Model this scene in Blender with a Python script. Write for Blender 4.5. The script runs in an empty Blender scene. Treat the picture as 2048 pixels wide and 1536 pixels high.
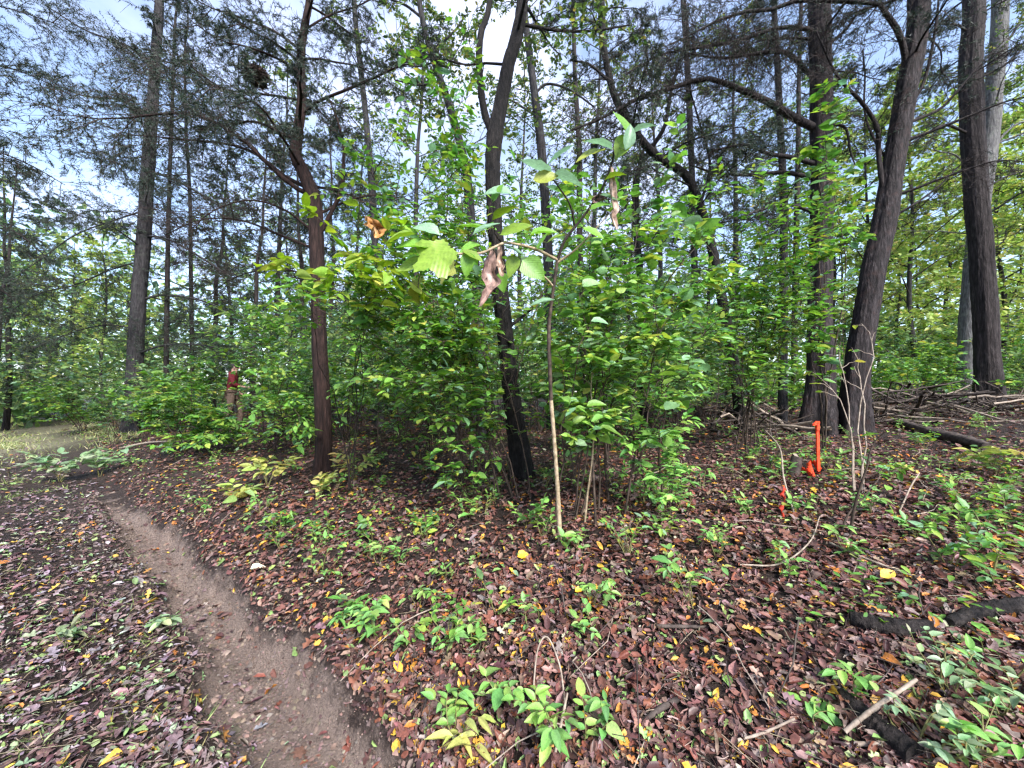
import bpy, math, random
import numpy as np
from mathutils import Vector, Matrix

rng = np.random.default_rng(11)
random.seed(11)
sc = bpy.context.scene
COL = sc.collection

# ---------------------------------------------------------------- camera
F = 760.0                     # focal length in pixels of the 2048 px wide photograph
CAM_Z = 1.55
PITCH = math.atan(20.0 / F)
cam_data = bpy.data.cameras.new('camera')
cam_data.sensor_fit = 'HORIZONTAL'
cam_data.sensor_width = 36.0
cam_data.lens = 36.0 * F / 2048.0
cam_data.clip_start = 0.05
cam_data.clip_end = 2000.0
cam = bpy.data.objects.new('camera', cam_data)
cam.location = (0, 0, CAM_Z)
cam.rotation_euler = (math.radians(90) + PITCH, 0, 0)
COL.objects.link(cam)
sc.camera = cam

# ---------------------------------------------------------------- sky, sun, exposure
SUN_EL, SUN_AZ = math.radians(42), math.radians(152)      # azimuth clockwise from +Y: behind the camera
world = bpy.data.worlds.new('World')
sc.world = world
world.use_nodes = True
wn, wl = world.node_tree.nodes, world.node_tree.links
wn.clear()
w_out = wn.new('ShaderNodeOutputWorld')
w_bg = wn.new('ShaderNodeBackground')
w_sky = wn.new('ShaderNodeTexSky')
w_sky.sky_type = 'NISHITA'
w_sky.sun_disc = False
w_sky.sun_elevation = SUN_EL
w_sky.sun_rotation = SUN_AZ
w_sky.dust_density = 0.5
w_sky.ozone_density = 1.3
w_tc = wn.new('ShaderNodeTexCoord')
w_map = wn.new('ShaderNodeMapping')
w_map.inputs['Scale'].default_value = (1.0, 1.0, 1.9)
w_noise = wn.new('ShaderNodeTexNoise')
w_noise.inputs['Scale'].default_value = 2.3
w_noise.inputs['Detail'].default_value = 6.0
w_noise.inputs['Roughness'].default_value = 0.55
w_ramp = wn.new('ShaderNodeValToRGB')
w_ramp.color_ramp.elements[0].position = 0.40
w_ramp.color_ramp.elements[1].position = 0.70
w_ramp.color_ramp.elements[0].color = (0.15, 0.15, 0.15, 1)
w_mix = wn.new('ShaderNodeMix')
w_mix.data_type = 'RGBA'
w_mix.inputs['B'].default_value = (3.35, 3.65, 4.9, 1)
wl.new(w_tc.outputs['Generated'], w_map.inputs['Vector'])
wl.new(w_map.outputs['Vector'], w_noise.inputs['Vector'])
wl.new(w_noise.outputs['Fac'], w_ramp.inputs['Fac'])
wl.new(w_ramp.outputs['Color'], w_mix.inputs['Factor'])
wl.new(w_sky.outputs['Color'], w_mix.inputs['A'])
wl.new(w_mix.outputs['Result'], w_bg.inputs['Color'])
w_bg.inputs['Strength'].default_value = 0.122
wl.new(w_bg.outputs['Background'], w_out.inputs['Surface'])

sun_data = bpy.data.lights.new('sun', 'SUN')
sun_data.energy = 3.0
sun_data.angle = math.radians(18)
sun_data.color = (1.0, 0.975, 0.94)
sun = bpy.data.objects.new('sun', sun_data)
sd = Vector((math.sin(SUN_AZ) * math.cos(SUN_EL), math.cos(SUN_AZ) * math.cos(SUN_EL), math.sin(SUN_EL)))
sun.rotation_euler = sd.to_track_quat('Z', 'Y').to_euler()
sun.location = sd * 40
COL.objects.link(sun)

sc.view_settings.view_transform = 'Standard'
sc.view_settings.look = 'None'
sc.view_settings.exposure = 1.75
sc.view_settings.gamma = 1.0
sc.render.engine = 'CYCLES'
cy = sc.cycles
cy.max_bounces = 4
cy.diffuse_bounces = 2
cy.glossy_bounces = 2
cy.transmission_bounces = 3
cy.transparent_max_bounces = 4
cy.caustics_reflective = False
cy.caustics_refractive = False
cy.use_adaptive_sampling = True
cy.adaptive_threshold = 0.06
cy.use_denoising = True
try:
    cy.denoiser = 'OPENIMAGEDENOISE'
except Exception:
    cy.use_denoising = False
cy.filter_width = 1.4

# ---------------------------------------------------------------- helpers: numbers
def unit(v):
    return v / np.maximum(np.linalg.norm(v, axis=-1, keepdims=True), 1e-9)

def ray(px, py):
    cp, sp = math.cos(PITCH), math.sin(PITCH)
    X, Y = (px - 1024.0) / F, (768.0 - py) / F
    return np.array([X, cp - Y * sp, sp + Y * cp])

def W(px, py, d):
    """point of the world that the photograph shows at (px, py), d metres ahead"""
    r = ray(px, py)
    return np.array([0, 0, CAM_Z]) + r * (d / r[1])

_perm = np.random.default_rng(5).random((64, 64))
def vnoise(x, y, s=1.0, off=0.0):
    x = np.asarray(x, float) * s + off; y = np.asarray(y, float) * s + off * 1.7
    xi, yi = np.floor(x).astype(int), np.floor(y).astype(int)
    fx, fy = x - xi, y - yi
    fx, fy = fx * fx * (3 - 2 * fx), fy * fy * (3 - 2 * fy)
    g = lambda a, b: _perm[a % 64, b % 64]
    return (g(xi, yi) * (1 - fx) + g(xi + 1, yi) * fx) * (1 - fy) + (g(xi, yi + 1) * (1 - fx) + g(xi + 1, yi + 1) * fx) * fy - 0.5

RA = np.array([-0.81, 1.65]); RT = np.array([-0.7944, 0.6074]); RN = np.array([0.6074, 0.7944])
def rut_uv(x, y):
    u = (x - RA[0]) * RT[0] + (y - RA[1]) * RT[1]
    s = (x - RA[0]) * RN[0] + (y - RA[1]) * RN[1]
    s = s - 0.085 * np.sin(np.clip(u / 8.6, 0, 1) * math.pi) ** 0.6 * np.clip(u, 0, 1) + 0.05 * vnoise(u, 0 * u, 1.1, 3.0)
    return u, s

def rut_half(u, s=0):
    return 0.125 + 0.13 * vnoise(u, 0 * u, 1.5, 9.0) + 0.05 * np.exp(-((u - 0.75) / 0.35) ** 2) - 0.03 * np.clip((u - 3) / 5, 0, 1)

def G(x, y):
    """height of the ground"""
    x = np.asarray(x, float); y = np.asarray(y, float)
    u, s = rut_uv(x, y)
    sp = np.maximum(s - 0.15, 0)
    soft = 17 * (1 - np.exp(-sp / 17))
    z = 0.42 * (1 - np.exp(-sp / 1.0)) + 0.094 * soft
    z = z * np.clip(1.0 - np.maximum(u - 14, 0) / 40, 0.4, 1)
    sm = np.maximum(-s - 1.6, 0)
    z = z + 0.25 * (1 - np.exp(-sm / 3.0))
    near = np.exp(-np.maximum(y - 8, 0) / 14)
    z = z + 0.22 * vnoise(x, y, 0.35) * np.clip(np.abs(s) / 2, 0, 1)
    z = z + (0.07 * vnoise(x, y, 1.3, 4) + 0.035 * vnoise(x, y, 4.1, 7) + 0.018 * vnoise(x, y, 10, 2)) * near
    h = rut_half(u)
    e = np.clip((h + 0.09 + 0.10 * vnoise(x, y, 5, 1) - np.abs(s)) / 0.15, 0, 1)
    e = e * e * (3 - 2 * e)
    fade = np.clip((7.5 - u) / 3, 0.0, 1)
    z = z - e * fade * 0.15
    rim = np.exp(-((np.abs(s) - h - 0.14) / 0.07) ** 2) * fade
    z = z + 0.025 * rim * (0.5 + vnoise(x, y, 7, 5))
    z = z + e * fade * (0.045 * vnoise(x, y, 7, 3) + 0.036 * vnoise(x, y, 16, 8))
    return z

def hit(px, py, dmax=60):
    """where the line of sight through (px, py) meets the ground"""
    r = ray(px, py); r = r / r[1]
    d = np.linspace(0.8, dmax, 6000)
    p = np.array([0, 0, CAM_Z]) + d[:, None] * r
    below = p[:, 2] <= G(p[:, 0], p[:, 1])
    i = int(np.argmax(below)) if below.any() else len(d) - 1
    return p[i]

def gpt(x, y, dz=0.0):
    return np.array([x, y, float(G(x, y)) + dz])

# ---------------------------------------------------------------- helpers: meshes
class MB:
    """collects faces of one mesh"""
    def __init__(self):
        self.V, self.F, self.C, self.n = [], [], [], 0
    def add(self, V, F, C=None):
        V = np.asarray(V, float).reshape(-1, 3)
        self.V.append(V)
        for f in (F if isinstance(F, list) else [F]):
            f = np.asarray(f, int)
            self.F.append(f + self.n)
            if C is not None:
                c = np.asarray(C, float)
                self.C.append(np.broadcast_to(c, (len(f), 3)) if c.ndim == 1 else np.repeat(c, len(f) // len(c), axis=0))
        self.n += len(V)
    def tubes(self, P, R, sides=5, C=None):
        P = np.asarray(P, float); R = np.asarray(R, float)
        if P.ndim == 2: P, R = P[None], R[None]
        M, n = P.shape[:2]
        T = unit(np.gradient(P, axis=1))
        ref = np.where(np.abs(T[:, :1, 2:3]) > 0.85, np.array([1.0, 0.13, 0.0]), np.array([0.0, 0.07, 1.0]))
        N = unit(np.cross(T, np.broadcast_to(ref, T.shape))); B = np.cross(T, N)
        a = np.arange(sides) * 2 * math.pi / sides
        V = P[:, :, None] + R[:, :, None, None] * (np.cos(a)[None, None, :, None] * N[:, :, None] + np.sin(a)[None, None, :, None] * B[:, :, None])
        idx = np.arange(M * n * sides).reshape(M, n, sides)
        q = np.stack([idx[:, :-1], np.roll(idx, -1, 2)[:, :-1], np.roll(idx, -1, 2)[:, 1:], idx[:, 1:]], -1).reshape(-1, 4)
        self.add(V, q, C)
        return self
    def leaves(self, P, D, N, L, Wd, tmpl, C=None):
        tv, tf = tmpl
        X = unit(D); Y = unit(np.cross(N, X)); Z = np.cross(X, Y)
        L = np.broadcast_to(L, len(P)); Wd = np.broadcast_to(Wd, len(P))
        V = (P[:, None] + (L[:, None] * tv[:, 0])[..., None] * X[:, None] + (Wd[:, None] * tv[:, 1])[..., None] * Y[:, None]
             + (L[:, None] * tv[:, 2])[..., None] * Z[:, None])
        k = len(tv)
        f = (np.arange(len(P)) * k)[:, None, None] + tf[None]
        self.add(V, f.reshape(-1, tf.shape[1]), C)
        return self
    def mesh(self, name, mat, smooth=True):
        me = bpy.data.meshes.new(name)
        V = np.concatenate(self.V)
        me.vertices.add(len(V)); me.vertices.foreach_set('co', V.astype(np.float32).ravel())
        cnt = np.concatenate([np.full(len(f), f.shape[1]) for f in self.F])
        loops = np.concatenate([f.ravel() for f in self.F])
        me.loops.add(len(loops)); me.loops.foreach_set('vertex_index', loops.astype(np.int32))
        st = np.concatenate([[0], np.cumsum(cnt)[:-1]])
        me.polygons.add(len(cnt)); me.polygons.foreach_set('loop_start', st.astype(np.int32))
        me.polygons.foreach_set('use_smooth', np.full(len(cnt), smooth, dtype=bool))
        if self.C:
            C = np.concatenate(self.C)
            at = me.attributes.new('col', 'FLOAT_COLOR', 'FACE')
            at.data.foreach_set('color', np.c_[C, np.ones(len(C))].astype(np.float32).ravel())
        me.update(calc_edges=True)
        if mat: me.materials.append(mat)
        return me

def tag(o, label=None, cat=None, group=None, kind=None):
    if label: o['label'] = label
    if cat: o['category'] = cat
    if group: o['group'] = group
    if kind: o['kind'] = kind
    return o

def empty(name, loc):
    o = bpy.data.objects.new(name, None)
    o.empty_display_size = 0.1
    o.location = loc
    COL.objects.link(o)
    return o

def link(name, me, parent=None, kind=None):
    o = bpy.data.objects.new(name, me)
    COL.objects.link(o)
    if parent: o.parent = parent
    if kind: o['kind'] = kind
    return o

def part(name, mb, mat, root, kind=None, smooth=True):
    """mb is in world coordinates; the part gets coordinates relative to its root"""
    off = np.array(root.matrix_basis.translation)
    mb.V = [v - off for v in mb.V]
    return link(name, mb.mesh(name, mat, smooth), root, kind)

def copy_tree(o, parent=None):
    c = o.copy(); COL.objects.link(c)
    if parent: c.parent = parent
    for ch in o.children: copy_tree(ch, c)
    return c

# ---------------------------------------------------------------- materials
def new_mat(name):
    m = bpy.data.materials.new(name); m.use_nodes = True
    nt = m.node_tree; nt.nodes.clear()
    out = nt.nodes.new('ShaderNodeOutputMaterial')
    return m, nt, out

def noise_node(nt, vec, scale, detail=4, rough=0.55):
    n = nt.nodes.new('ShaderNodeTexNoise')
    n.inputs['Scale'].default_value = scale; n.inputs['Detail'].default_value = detail; n.inputs['Roughness'].default_value = rough
    if vec is not None: nt.links.new(vec, n.inputs['Vector'])
    return n

def ramp_node(nt, fac, stops):
    r = nt.nodes.new('ShaderNodeValToRGB')
    e = r.color_ramp.elements
    while len(e) < len(stops): e.new(0.5)
    for el, (p, c) in zip(e, stops):
        el.position = p; el.color = (*c, 1)
    nt.links.new(fac, r.inputs['Fac'])
    return r

def leaf_material(name, source, rough=0.42, trans=0.3, veins=False, spot=0.35, spec=0.4):
    m, nt, out = new_mat(name)
    if source == 'object':
        s = nt.nodes.new('ShaderNodeObjectInfo'); col = s.outputs['Color']
    else:
        s = nt.nodes.new('ShaderNodeAttribute'); s.attribute_name = 'col'; col = s.outputs['Color']
    tc = nt.nodes.new('ShaderNodeTexCoord')
    n = noise_node(nt, tc.outputs['Object'], 9.0 if source == 'object' else 45.0, 3)
    mr = nt.nodes.new('ShaderNodeMapRange')
    mr.inputs['From Min'].default_value = 0.3; mr.inputs['From Max'].default_value = 0.7
    mr.inputs['To Min'].default_value = 1 - spot; mr.inputs['To Max'].default_value = 1 + spot
    nt.links.new(n.outputs['Fac'], mr.inputs['Value'])
    hsv = nt.nodes.new('ShaderNodeHueSaturation')
    nt.links.new(mr.outputs['Result'], hsv.inputs['Value'])
    nt.links.new(col, hsv.inputs['Color'])
    c = hsv.outputs['Color']
    p = nt.nodes.new('ShaderNodeBsdfPrincipled')
    p.inputs['Roughness'].default_value = rough
    p.inputs['Specular IOR Level'].default_value = spec
    nt.links.new(c, p.inputs['Base Color'])
    if veins:
        # side veins run out from the midrib: chevrons of |y| and x in the leaf's own coordinates
        sx = nt.nodes.new('ShaderNodeSeparateXYZ'); nt.links.new(tc.outputs['Object'], sx.inputs[0])
        ab = nt.nodes.new('ShaderNodeMath'); ab.operation = 'ABSOLUTE'; nt.links.new(sx.outputs['Y'], ab.inputs[0])
        ml = nt.nodes.new('ShaderNodeMath'); ml.operation = 'MULTIPLY_ADD'
        nt.links.new(ab.outputs[0], ml.inputs[0]); ml.inputs[1].default_value = -1.0
        nt.links.new(sx.outputs['X'], ml.inputs[2])
        wv = nt.nodes.new('ShaderNodeMath'); wv.operation = 'MULTIPLY'; wv.inputs[1].default_value = 60.0
        nt.links.new(ml.outputs[0], wv.inputs[0])
        sn = nt.nodes.new('ShaderNodeMath'); sn.operation = 'SINE'; nt.links.new(wv.outputs[0], sn.inputs[0])
        bp = nt.nodes.new('ShaderNodeBump'); bp.inputs['Strength'].default_value = 0.08; bp.inputs['Distance'].default_value = 0.012
        nt.links.new(sn.outputs[0], bp.inputs['Height']); nt.links.new(bp.outputs['Normal'], p.inputs['Normal'])
    t = nt.nodes.new('ShaderNodeBsdfTranslucent')
    hs2 = nt.nodes.new('ShaderNodeHueSaturation'); hs2.inputs['Saturation'].default_value = 1.1; hs2.inputs['Value'].default_value = 1.35
    nt.links.new(c, hs2.inputs['Color']); nt.links.new(hs2.outputs['Color'], t.inputs['Color'])
    mx = nt.nodes.new('ShaderNodeMixShader'); mx.inputs[0].default_value = trans
    nt.links.new(p.outputs[0], mx.inputs[1]); nt.links.new(t.outputs[0], mx.inputs[2])
    nt.links.new(mx.outputs[0], out.inputs['Surface'])
    return m

def bark_material(name, dark, mid, light, zscale=0.16, scale=34.0, bump=0.9, lichen=None):
    m, nt, out = new_mat(name)
    tc = nt.nodes.new('ShaderNodeTexCoord')
    mp = nt.nodes.new('ShaderNodeMapping'); mp.inputs['Scale'].default_value = (1, 1, zscale)
    nt.links.new(tc.outputs['Object'], mp.inputs['Vector'])
    n1 = noise_node(nt, mp.outputs['Vector'], scale, 6, 0.65)
    n2 = noise_node(nt, tc.outputs['Object'], 3.0, 4, 0.6)
    r = ramp_node(nt, n1.outputs['Fac'], [(0.34, dark), (0.52, mid), (0.72, light)])
    c = r.outputs['Color']
    hsv = nt.nodes.new('ShaderNodeHueSaturation')
    mr = nt.nodes.new('ShaderNodeMapRange'); mr.inputs['To Min'].default_value = 0.55; mr.inputs['To Max'].default_value = 1.45
    nt.links.new(n2.outputs['Fac'], mr.inputs['Value']); nt.links.new(mr.outputs['Result'], hsv.inputs['Value'])
    nt.links.new(c, hsv.inputs['Color']); c = hsv.outputs['Color']
    if lichen:
        n3 = noise_node(nt, tc.outputs['Object'], 7.0, 5, 0.7)
        r3 = ramp_node(nt, n3.outputs['Fac'], [(0.52, (0, 0, 0)), (0.68, (0.7, 0.7, 0.7))])
        mx = nt.nodes.new('ShaderNodeMix'); mx.data_type = 'RGBA'; mx.inputs['B'].default_value = (*lichen, 1)
        nt.links.new(r3.outputs['Color'], mx.inputs['Factor']); nt.links.new(c, mx.inputs['A']); c = mx.outputs['Result']
    p = nt.nodes.new('ShaderNodeBsdfPrincipled'); p.inputs['Roughness'].default_value = 0.82
    p.inputs['Specular IOR Level'].default_value = 0.25
    nt.links.new(c, p.inputs['Base Color'])
    b = nt.nodes.new('ShaderNodeBump'); b.inputs['Strength'].default_value = bump; b.inputs['Distance'].default_value = 0.03
    nt.links.new(n1.outputs['Fac'], b.inputs['Height']); nt.links.new(b.outputs['Normal'], p.inputs['Normal'])
    nt.links.new(p.outputs[0], out.inputs['Surface'])
    return m

def plain_material(name, c1, c2, scale=20, rough=0.7, bump=0.2, spec=0.3):
    m, nt, out = new_mat(name)
    tc = nt.nodes.new('ShaderNodeTexCoord')
    n = noise_node(nt, tc.outputs['Object'], scale, 5, 0.6)
    r = ramp_node(nt, n.outputs['Fac'], [(0.35, c1), (0.65, c2)])
    p = nt.nodes.new('ShaderNodeBsdfPrincipled'); p.inputs['Roughness'].default_value = rough
    p.inputs['Specular IOR Level'].default_value = spec
    nt.links.new(r.outputs['Color'], p.inputs['Base Color'])
    b = nt.nodes.new('ShaderNodeBump'); b.inputs['Strength'].default_value = bump; b.inputs['Distance'].default_value = 0.01
    nt.links.new(n.outputs['Fac'], b.inputs['Height']); nt.links.new(b.outputs['Normal'], p.inputs['Normal'])
    nt.links.new(p.outputs[0], out.inputs['Surface'])
    return m

def soil_material(name, stops, fine=60.0, rough=0.75, bump=0.8):
    m, nt, out = new_mat(name)
    tc = nt.nodes.new('ShaderNodeTexCoord')
    n1 = noise_node(nt, tc.outputs['Object'], 2.2, 5, 0.6)
    n2 = noise_node(nt, tc.outputs['Object'], fine, 6, 0.7)
    ad = nt.nodes.new('ShaderNodeMath'); ad.operation = 'MULTIPLY_ADD'
    nt.links.new(n2.outputs['Fac'], ad.inputs[0]); ad.inputs[1].default_value = 0.55
    sb = nt.nodes.new('ShaderNodeMath'); sb.operation = 'MULTIPLY'; sb.inputs[1].default_value = 0.45
    nt.links.new(n1.outputs['Fac'], sb.inputs[0]); nt.links.new(sb.outputs[0], ad.inputs[2])
    r = ramp_node(nt, ad.outputs[0], stops)
    p = nt.nodes.new('ShaderNodeBsdfPrincipled'); p.inputs['Roughness'].default_value = rough
    p.inputs['Specular IOR Level'].default_value = 0.35
    nt.links.new(r.outputs['Color'], p.inputs['Base Color'])
    b = nt.nodes.new('ShaderNodeBump'); b.inputs['Strength'].default_value = bump; b.inputs['Distance'].default_value = 0.02
    nt.links.new(n2.outputs['Fac'], b.inputs['Height']); nt.links.new(b.outputs['Normal'], p.inputs['Normal'])
    nt.links.new(p.outputs[0], out.inputs['Surface'])
    return m

M_LEAF = leaf_material('green_leaf', 'attr', 0.45, 0.34)
M_LEAFO = leaf_material('green_leaf_single', 'object', 0.40, 0.32, veins=True, spot=0.22)
M_LITTER = leaf_material('fallen_leaf', 'attr', 0.45, 0.06, spot=0.45, spec=0.3)
M_LITTERO = leaf_material('fallen_leaf_single', 'object', 0.42, 0.06, veins=True, spot=0.4, spec=0.3)
M_NEEDLE = leaf_material('conifer_needles', 'attr', 0.55, 0.12, spot=0.3)
M_CLOD = leaf_material('loose_earth', 'attr', 0.8, 0.0, spot=0.3, spec=0.2)
M_GRASS = leaf_material('grass_blades', 'attr', 0.5, 0.25)
M_BARK_CEDAR = bark_material('red_cedar_bark', (0.006, 0.003, 0.0025), (0.021, 0.0105, 0.0085), (0.052, 0.028, 0.023))
M_BARK_CHERRY = bark_material('cherry_bark', (0.003, 0.0025, 0.0025), (0.010, 0.008, 0.0075), (0.032, 0.026, 0.024), zscale=0.33, scale=26, bump=1.2)
M_BARK_GREY = bark_material('grey_bark', (0.010, 0.009, 0.010), (0.030, 0.027, 0.029), (0.072, 0.066, 0.067), lichen=(0.062, 0.066, 0.058))
M_BARK_PALE = bark_material('pale_grey_bark', (0.05, 0.048, 0.048), (0.115, 0.11, 0.11), (0.20, 0.195, 0.19), lichen=(0.17, 0.18, 0.15))
M_BARK_PINE = bark_material('brown_bark', (0.006, 0.0045, 0.0045), (0.024, 0.018, 0.0175), (0.060, 0.049, 0.048))
M_TWIG = plain_material('dark_twig', (0.014, 0.010, 0.009), (0.045, 0.032, 0.028), 30, 0.8)
M_STEM = plain_material('shrub_stem', (0.022, 0.015, 0.011), (0.085, 0.058, 0.042), 25, 0.7)
M_PALE = plain_material('pale_stem', (0.20, 0.145, 0.085), (0.42, 0.33, 0.22), 30, 0.65)
M_GSTEM = plain_material('green_stem', (0.10, 0.09, 0.03), (0.20, 0.19, 0.07), 30, 0.6)
M_WOOD = plain_material('dead_wood', (0.022, 0.016, 0.014), (0.095, 0.072, 0.060), 18, 0.85, 0.6)
M_BLACK = bark_material('black_rotten_wood', (0.004, 0.003, 0.003), (0.016, 0.012, 0.011), (0.05, 0.04, 0.036), zscale=1.0, scale=30, bump=1.2)
M_MIXBARK = bark_material('mauve_grey_bark', (0.005, 0.004, 0.004), (0.022, 0.017, 0.0175), (0.066, 0.054, 0.056), lichen=(0.050, 0.028, 0.024))
M_STICK = plain_material('pale_dead_stick', (0.16, 0.12, 0.09), (0.36, 0.29, 0.23), 25, 0.8)
def ground_material(name, soil, mud):
    m, nt, out = new_mat(name)
    tc = nt.nodes.new('ShaderNodeTexCoord')
    n1 = noise_node(nt, tc.outputs['Object'], 2.2, 5, 0.6)
    n2 = noise_node(nt, tc.outputs['Object'], 75.0, 6, 0.75)
    n3 = noise_node(nt, tc.outputs['Object'], 13.0, 6, 0.7)
    ad = nt.nodes.new('ShaderNodeMath'); ad.operation = 'MULTIPLY_ADD'; ad.inputs[1].default_value = 0.72
    sb = nt.nodes.new('ShaderNodeMath'); sb.operation = 'MULTIPLY'; sb.inputs[1].default_value = 0.28
    nt.links.new(n2.outputs['Fac'], ad.inputs[0]); nt.links.new(n1.outputs['Fac'], sb.inputs[0]); nt.links.new(sb.outputs[0], ad.inputs[2])
    r1 = ramp_node(nt, ad.outputs[0], soil); r2 = ramp_node(nt, ad.outputs[0], mud)
    at = nt.nodes.new('ShaderNodeAttribute'); at.attribute_name = 'mud'
    w = nt.nodes.new('ShaderNodeMath'); w.operation = 'ADD'
    nt.links.new(at.outputs['Fac'], w.inputs[0]); nt.links.new(n3.outputs['Fac'], w.inputs[1])
    wr = nt.nodes.new('ShaderNodeMapRange'); wr.inputs['From Min'].default_value = 0.78; wr.inputs['From Max'].default_value = 1.12
    nt.links.new(w.outputs[0], wr.inputs['Value'])
    mx = nt.nodes.new('ShaderNodeMix'); mx.data_type = 'RGBA'
    nt.links.new(wr.outputs['Result'], mx.inputs['Factor']); nt.links.new(r1.outputs['Color'], mx.inputs['A']); nt.links.new(r2.outputs['Color'], mx.inputs['B'])
    tu = nt.nodes.new('ShaderNodeAttribute'); tu.attribute_name = 'turf'
    r3 = ramp_node(nt, n3.outputs['Fac'], [(0.35, (0.15, 0.14, 0.085)), (0.65, (0.36, 0.33, 0.21))])
    mt = nt.nodes.new('ShaderNodeMix'); mt.data_type = 'RGBA'
    nt.links.new(tu.outputs['Fac'], mt.inputs['Factor']); nt.links.new(mx.outputs['Result'], mt.inputs['A']); nt.links.new(r3.outputs['Color'], mt.inputs['B'])
    p = nt.nodes.new('ShaderNodeBsdfPrincipled'); p.inputs['Roughness'].default_value = 0.68; p.inputs['Specular IOR Level'].default_value = 0.3
    nt.links.new(mt.outputs['Result'], p.inputs['Base Color'])
    bm_ = nt.nodes.new('ShaderNodeMath'); bm_.operation = 'MULTIPLY_ADD'; bm_.inputs[1].default_value = 1.6
    nt.links.new(n3.outputs['Fac'], bm_.inputs[0]); nt.links.new(n2.outputs['Fac'], bm_.inputs[2])
    b = nt.nodes.new('ShaderNodeBump'); b.inputs['Strength'].default_value = 1.0; b.inputs['Distance'].default_value = 0.05
    nt.links.new(bm_.outputs[0], b.inputs['Height']); nt.links.new(b.outputs['Normal'], p.inputs['Normal'])
    nt.links.new(p.outputs[0], out.inputs['Surface'])
    return m
M_GROUND = ground_material('forest_soil_and_mud', [(0.36, (0.012, 0.008, 0.006)), (0.5, (0.040, 0.025, 0.020)), (0.66, (0.095, 0.062, 0.050))],
                           [(0.32, (0.105, 0.072, 0.060)), (0.47, (0.25, 0.185, 0.155)), (0.64, (0.38, 0.29, 0.235))])
M_SOIL = soil_material('forest_soil', [(0.36, (0.016, 0.010, 0.008)), (0.5, (0.050, 0.030, 0.024)), (0.66, (0.115, 0.076, 0.060))])
M_MUD = soil_material('bare_mud', [(0.36, (0.060, 0.042, 0.034)), (0.50, (0.165, 0.122, 0.098)), (0.64, (0.30, 0.225, 0.175))], 42, 0.6, 1.0)
M_ORANGE = plain_material('orange_tape', (0.62, 0.035, 0.010), (0.90, 0.085, 0.025), 35, 0.5, 0.5)

# ---------------------------------------------------------------- leaf shapes
T_MID = (np.array([[0, 0, 0], [.28, -.42, .05], [.62, -.40, .03], [1, 0, -.10], [.62, .40, .03], [.28, .42, .05]]), np.array([[0, 1, 2, 3], [0, 3, 4, 5]]))
T_FAR = (np.array([[0, 0, 0], [.45, -.5, .06], [1, 0, -.06], [.45, .5, .06]]), np.array([[0, 1, 2], [0, 2, 3]]))
T_CURL = (np.array([[0, 0, 0], [.25, -.42, .16], [.65, -.42, .20], [1, 0, .06], [.65, .42, .20], [.25, .42, .16], [.4, 0, -.02]]),
          np.array([[0, 1, 6], [1, 2, 6], [2, 3, 6], [3, 4, 6], [4, 5, 6], [5, 0, 6]]))
T_LOBE = (np.array([[0, 0, 0], [.18, -.22, .05], [.30, -.12, .02], [.45, -.5, .16], [.60, -.2, .05], [.78, -.36, .14], [1, 0, .05], [.78, .36, .10], [.60, .18, .03], [.45, .5, .12], [.30, .12, .02], [.18, .22, .04], [.5, 0, .0]]),
          np.array([[i, (i + 1) % 12, 12] for i in range(12)]))
T_ROLL = (np.array([[0, -.1, 0], [.3, -.5, .08], [.7, -.5, .10], [1, -.1, .06], [0, .1, .02], [.3, .1, -.04], [.7, .12, -.02], [1, .1, .05], [.3, .5, .22], [.7, .45, .24]]),
          np.array([[0, 1, 5, 4], [1, 2, 6, 5], [2, 3, 7, 6], [4, 5, 8, 4][:4], [5, 6, 9, 8], [6, 7, 9, 6]])[[0, 1, 2, 4]])
T_SCRAP = (np.array([[0, -.3, 0], [.5, -.5, .1], [1, -.1, .02], [.8, .45, .12], [.2, .4, .0]]), np.array([[0, 1, 2], [0, 2, 3], [0, 3, 4]]))
T_WAVY = (np.array([[0, 0, 0], [.22, -.40, .14], [.5, -.48, -.02], [.78, -.34, .12], [1, 0, -.06], [.78, .34, .0], [.5, .48, .14], [.22, .40, -.03], [.5, 0, .04]]),
          np.array([[i, (i + 1) % 8, 8] for i in range(8)]))
T_NEEDLE = (np.array([[0, -.5, 0], [1, 0, 0], [0, .5, 0]]), np.array([[0, 1, 2]]))

def leaf_mesh(name, prof, fold=0.12, curl=-0.12, wave=0.02, mat=None, nx=6):
    """one broad leaf, length 1 along x, width 1 along y: profile prof(t), folded at the midrib"""
    mb = MB(); vs = []
    for i in range(nx + 1):
        t = i / nx
        w = prof(t)
        for j in (-1, -.55, 0, .55, 1):
            vs.append((t, 0.5 * w * j, fold * abs(j) * w * 0.5 + curl * t * t + wave * math.sin(t * 17 + j * 5)))
    f = [(i * 5 + j, (i + 1) * 5 + j, (i + 1) * 5 + j + 1, i * 5 + j + 1) for i in range(nx) for j in range(4)]
    mb.add(vs, np.array(f))
    return mb.mesh(name, mat)

oval = lambda t: max(0.02, math.sin(math.pi * t ** 0.8) ** 0.8)
ovate = lambda t: max(0.02, (math.sin(math.pi * t ** 0.62)) ** 0.85)
lance = lambda t: max(0.02, math.sin(math.pi * t ** 0.7))
def tooth(t):
    return max(0.02, oval(t) * (1 + 0.10 * ((t * 5.5) % 1 - 0.5)))

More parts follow.
